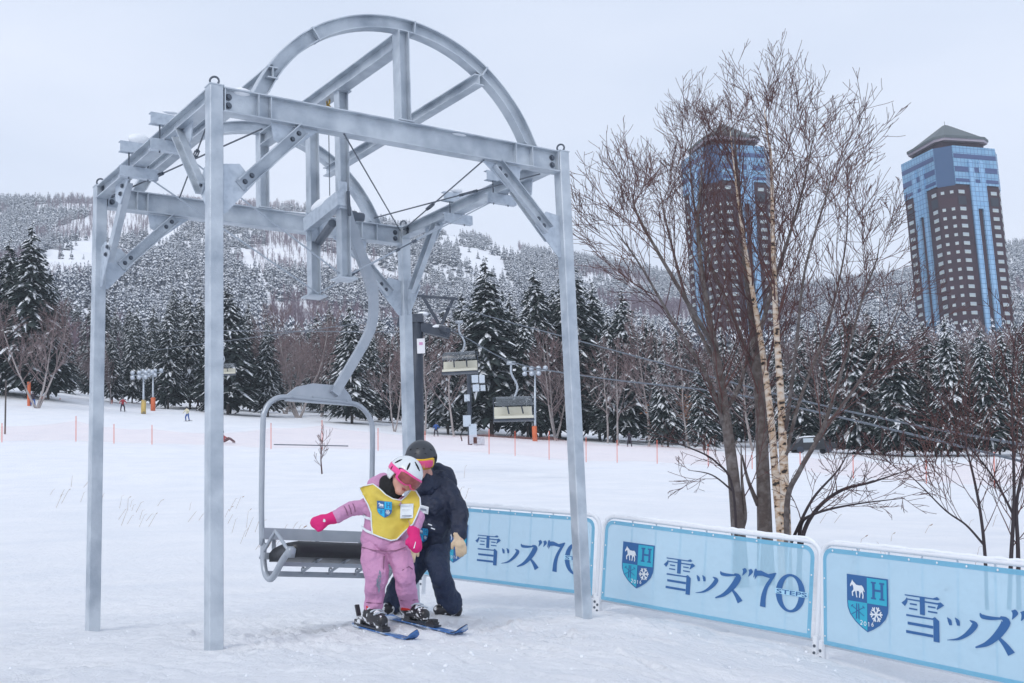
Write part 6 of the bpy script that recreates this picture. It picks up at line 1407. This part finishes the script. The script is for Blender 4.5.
at_ = organic('trousers', [
 [(a_(429, 547, .12), .1), (a_(438, 546, .1), .11)],
 [(a_(437, 548, .1), .115), (a_(437, 563, -.02), .1), (a_(441, 578, -.1), .088), (a_(446, 592, .0), .09), (a_(450, 603, .05), .094)],
 [(a_(428, 550, .15), .1), (a_(409, 575, .04), .09), (a_(396, 593, .08), .09), (a_(393, 603, .1), .09)]], M['navy2'], adult, .011, 2, .045, .12)
def aboot(ankle, heel, toe):
    ankle, heel, toe = map(Vector, (ankle, heel, toe)); d = (toe - heel).normalized()
    organic('boot', [[(ankle, .06), (heel + d * .06 + E3 * .03, .055)], [(heel, .045), (heel.lerp(toe, .5) + E3 * .01, .052), (toe - d * .04, .046)], [(heel - E3 * .02, .038), (toe - d * .04 - E3 * .015, .036)]], M['boot'], adult, .01, 1)
aboot(a_(450, 605, .05), a_(457, 609.5, .08), a_(434, 610.5, -.02)); aboot(a_(393, 605, .1), a_(398, 608, .15), a_(383, 609, -.02))
def glove(wrist, palm, dirn, side, m_, parent, curl=.5):
    """palm with four bent fingers of unequal length and a thumb leaving the side of the palm"""
    wrist, palm = Vector(wrist), Vector(palm); d = Vector(dirn).normalized(); s = Vector(side); s = (s - d * s.dot(d)).normalized(); nn = d.cross(s).normalized()
    if nn.y > 0: nn = -nn
    ch_ = [[(wrist - d * .03, .038), (wrist + d * .01, .034)], [(wrist, .028), (palm, .028)], [(wrist + s * .01, .022), (palm + s * .021, .022)], [(wrist - s * .01, .022), (palm - s * .021, .022)]]
    for k_, L_ in enumerate((.058, .07, .066, .05)):
        b = palm + s * (.033 - .022 * k_) + d * .02; m1 = b + d * L_ * .5 - nn * .008 * curl; m2 = m1 + (d * .8 - nn * curl * 1.).normalized() * L_ * .3 * 1; m3 = m2 + (d * .5 - nn * curl * 1.6).normalized() * L_ * .25; ch_.append([(b, .0135), (m1, .0128), (m2, .012), (m3, .0105)])
    t0 = wrist.lerp(palm, .35) + s * .03; ch_.append([(t0, .016), (t0 + s * .022 + d * .022, .0145), (t0 + s * .026 + d * .05 - nn * .01, .0125)])
    return organic('glove', ch_, M[m_], parent, .0055, 1)
glove(a_(458, 538, -.2), a_(460.5, 545, -.22), Vector((.1, -.1, -1)), Vector((-1, -.2, 0)), 'glove', adult)
glove(a_(412, 546, -.2), a_(411, 551, -.24), Vector((-.2, -.3, -1)), Vector((1, 0, 0)), 'glove', adult)
TA = [bvh(aj)]
tg, _ = project_patch([(418, 504), (429, 507), (428, 514.5), (416.5, 511)], adult, 'name_tag', 'print_white', TA, YA, .014)
printed([('tag_grey', 0, [[(.2, .35), (.8, .4), (.8, .62), (.2, .58)]])], px_map(423, 509.3, 11, 8, 0, 3), tg, 'tag_writing', [bvh(tg)], .003, YA)
cl2 = [(a, l_, p) for a, l_, p in cl]
badge, _ = project_patch([(418.5, 528), (429, 530), (427, 540), (422, 544), (417.5, 537)], adult, 'crest_badge', 'print_blue', TA, YA, .014)
printed(cl2, px_map(423.2, 535, 9.5, 14, 0, 1.5), badge, 'crest', [bvh(badge)], .003, YA)
for q in ((428, 524), (431, 528)): mb = MB(); p = a_(*q, -.22); mb.tube([p, p + Vector((.03, 0, -.012))], .005, 6); mb.build('zip_pull', M['print_white'], adult)

# ------------------------------------------------------------------ haze in the valley air
hz = MB(); hz.box(Vector((0, 0, 255)), Vector((1660, 0, 0)), Vector((0, 1660, 0)), Vector((0, 0, 260)))
HM = bpy.data.materials.new('haze'); HM.use_nodes = True; nn_ = HM.node_tree.nodes; nn_.remove(nn_['Principled BSDF']); pv = nn_.new('ShaderNodeVolumePrincipled'); pv.inputs['Color'].default_value = (.86, .93, 1.0, 1); pv.inputs['Density'].default_value = .00022; pv.inputs['Anisotropy'].default_value = .2
HM.node_tree.links.new(pv.outputs[0], nn_['Material Output'].inputs['Volume'])
ho = hz.build('haze', HM); ho['kind'] = 'stuff'
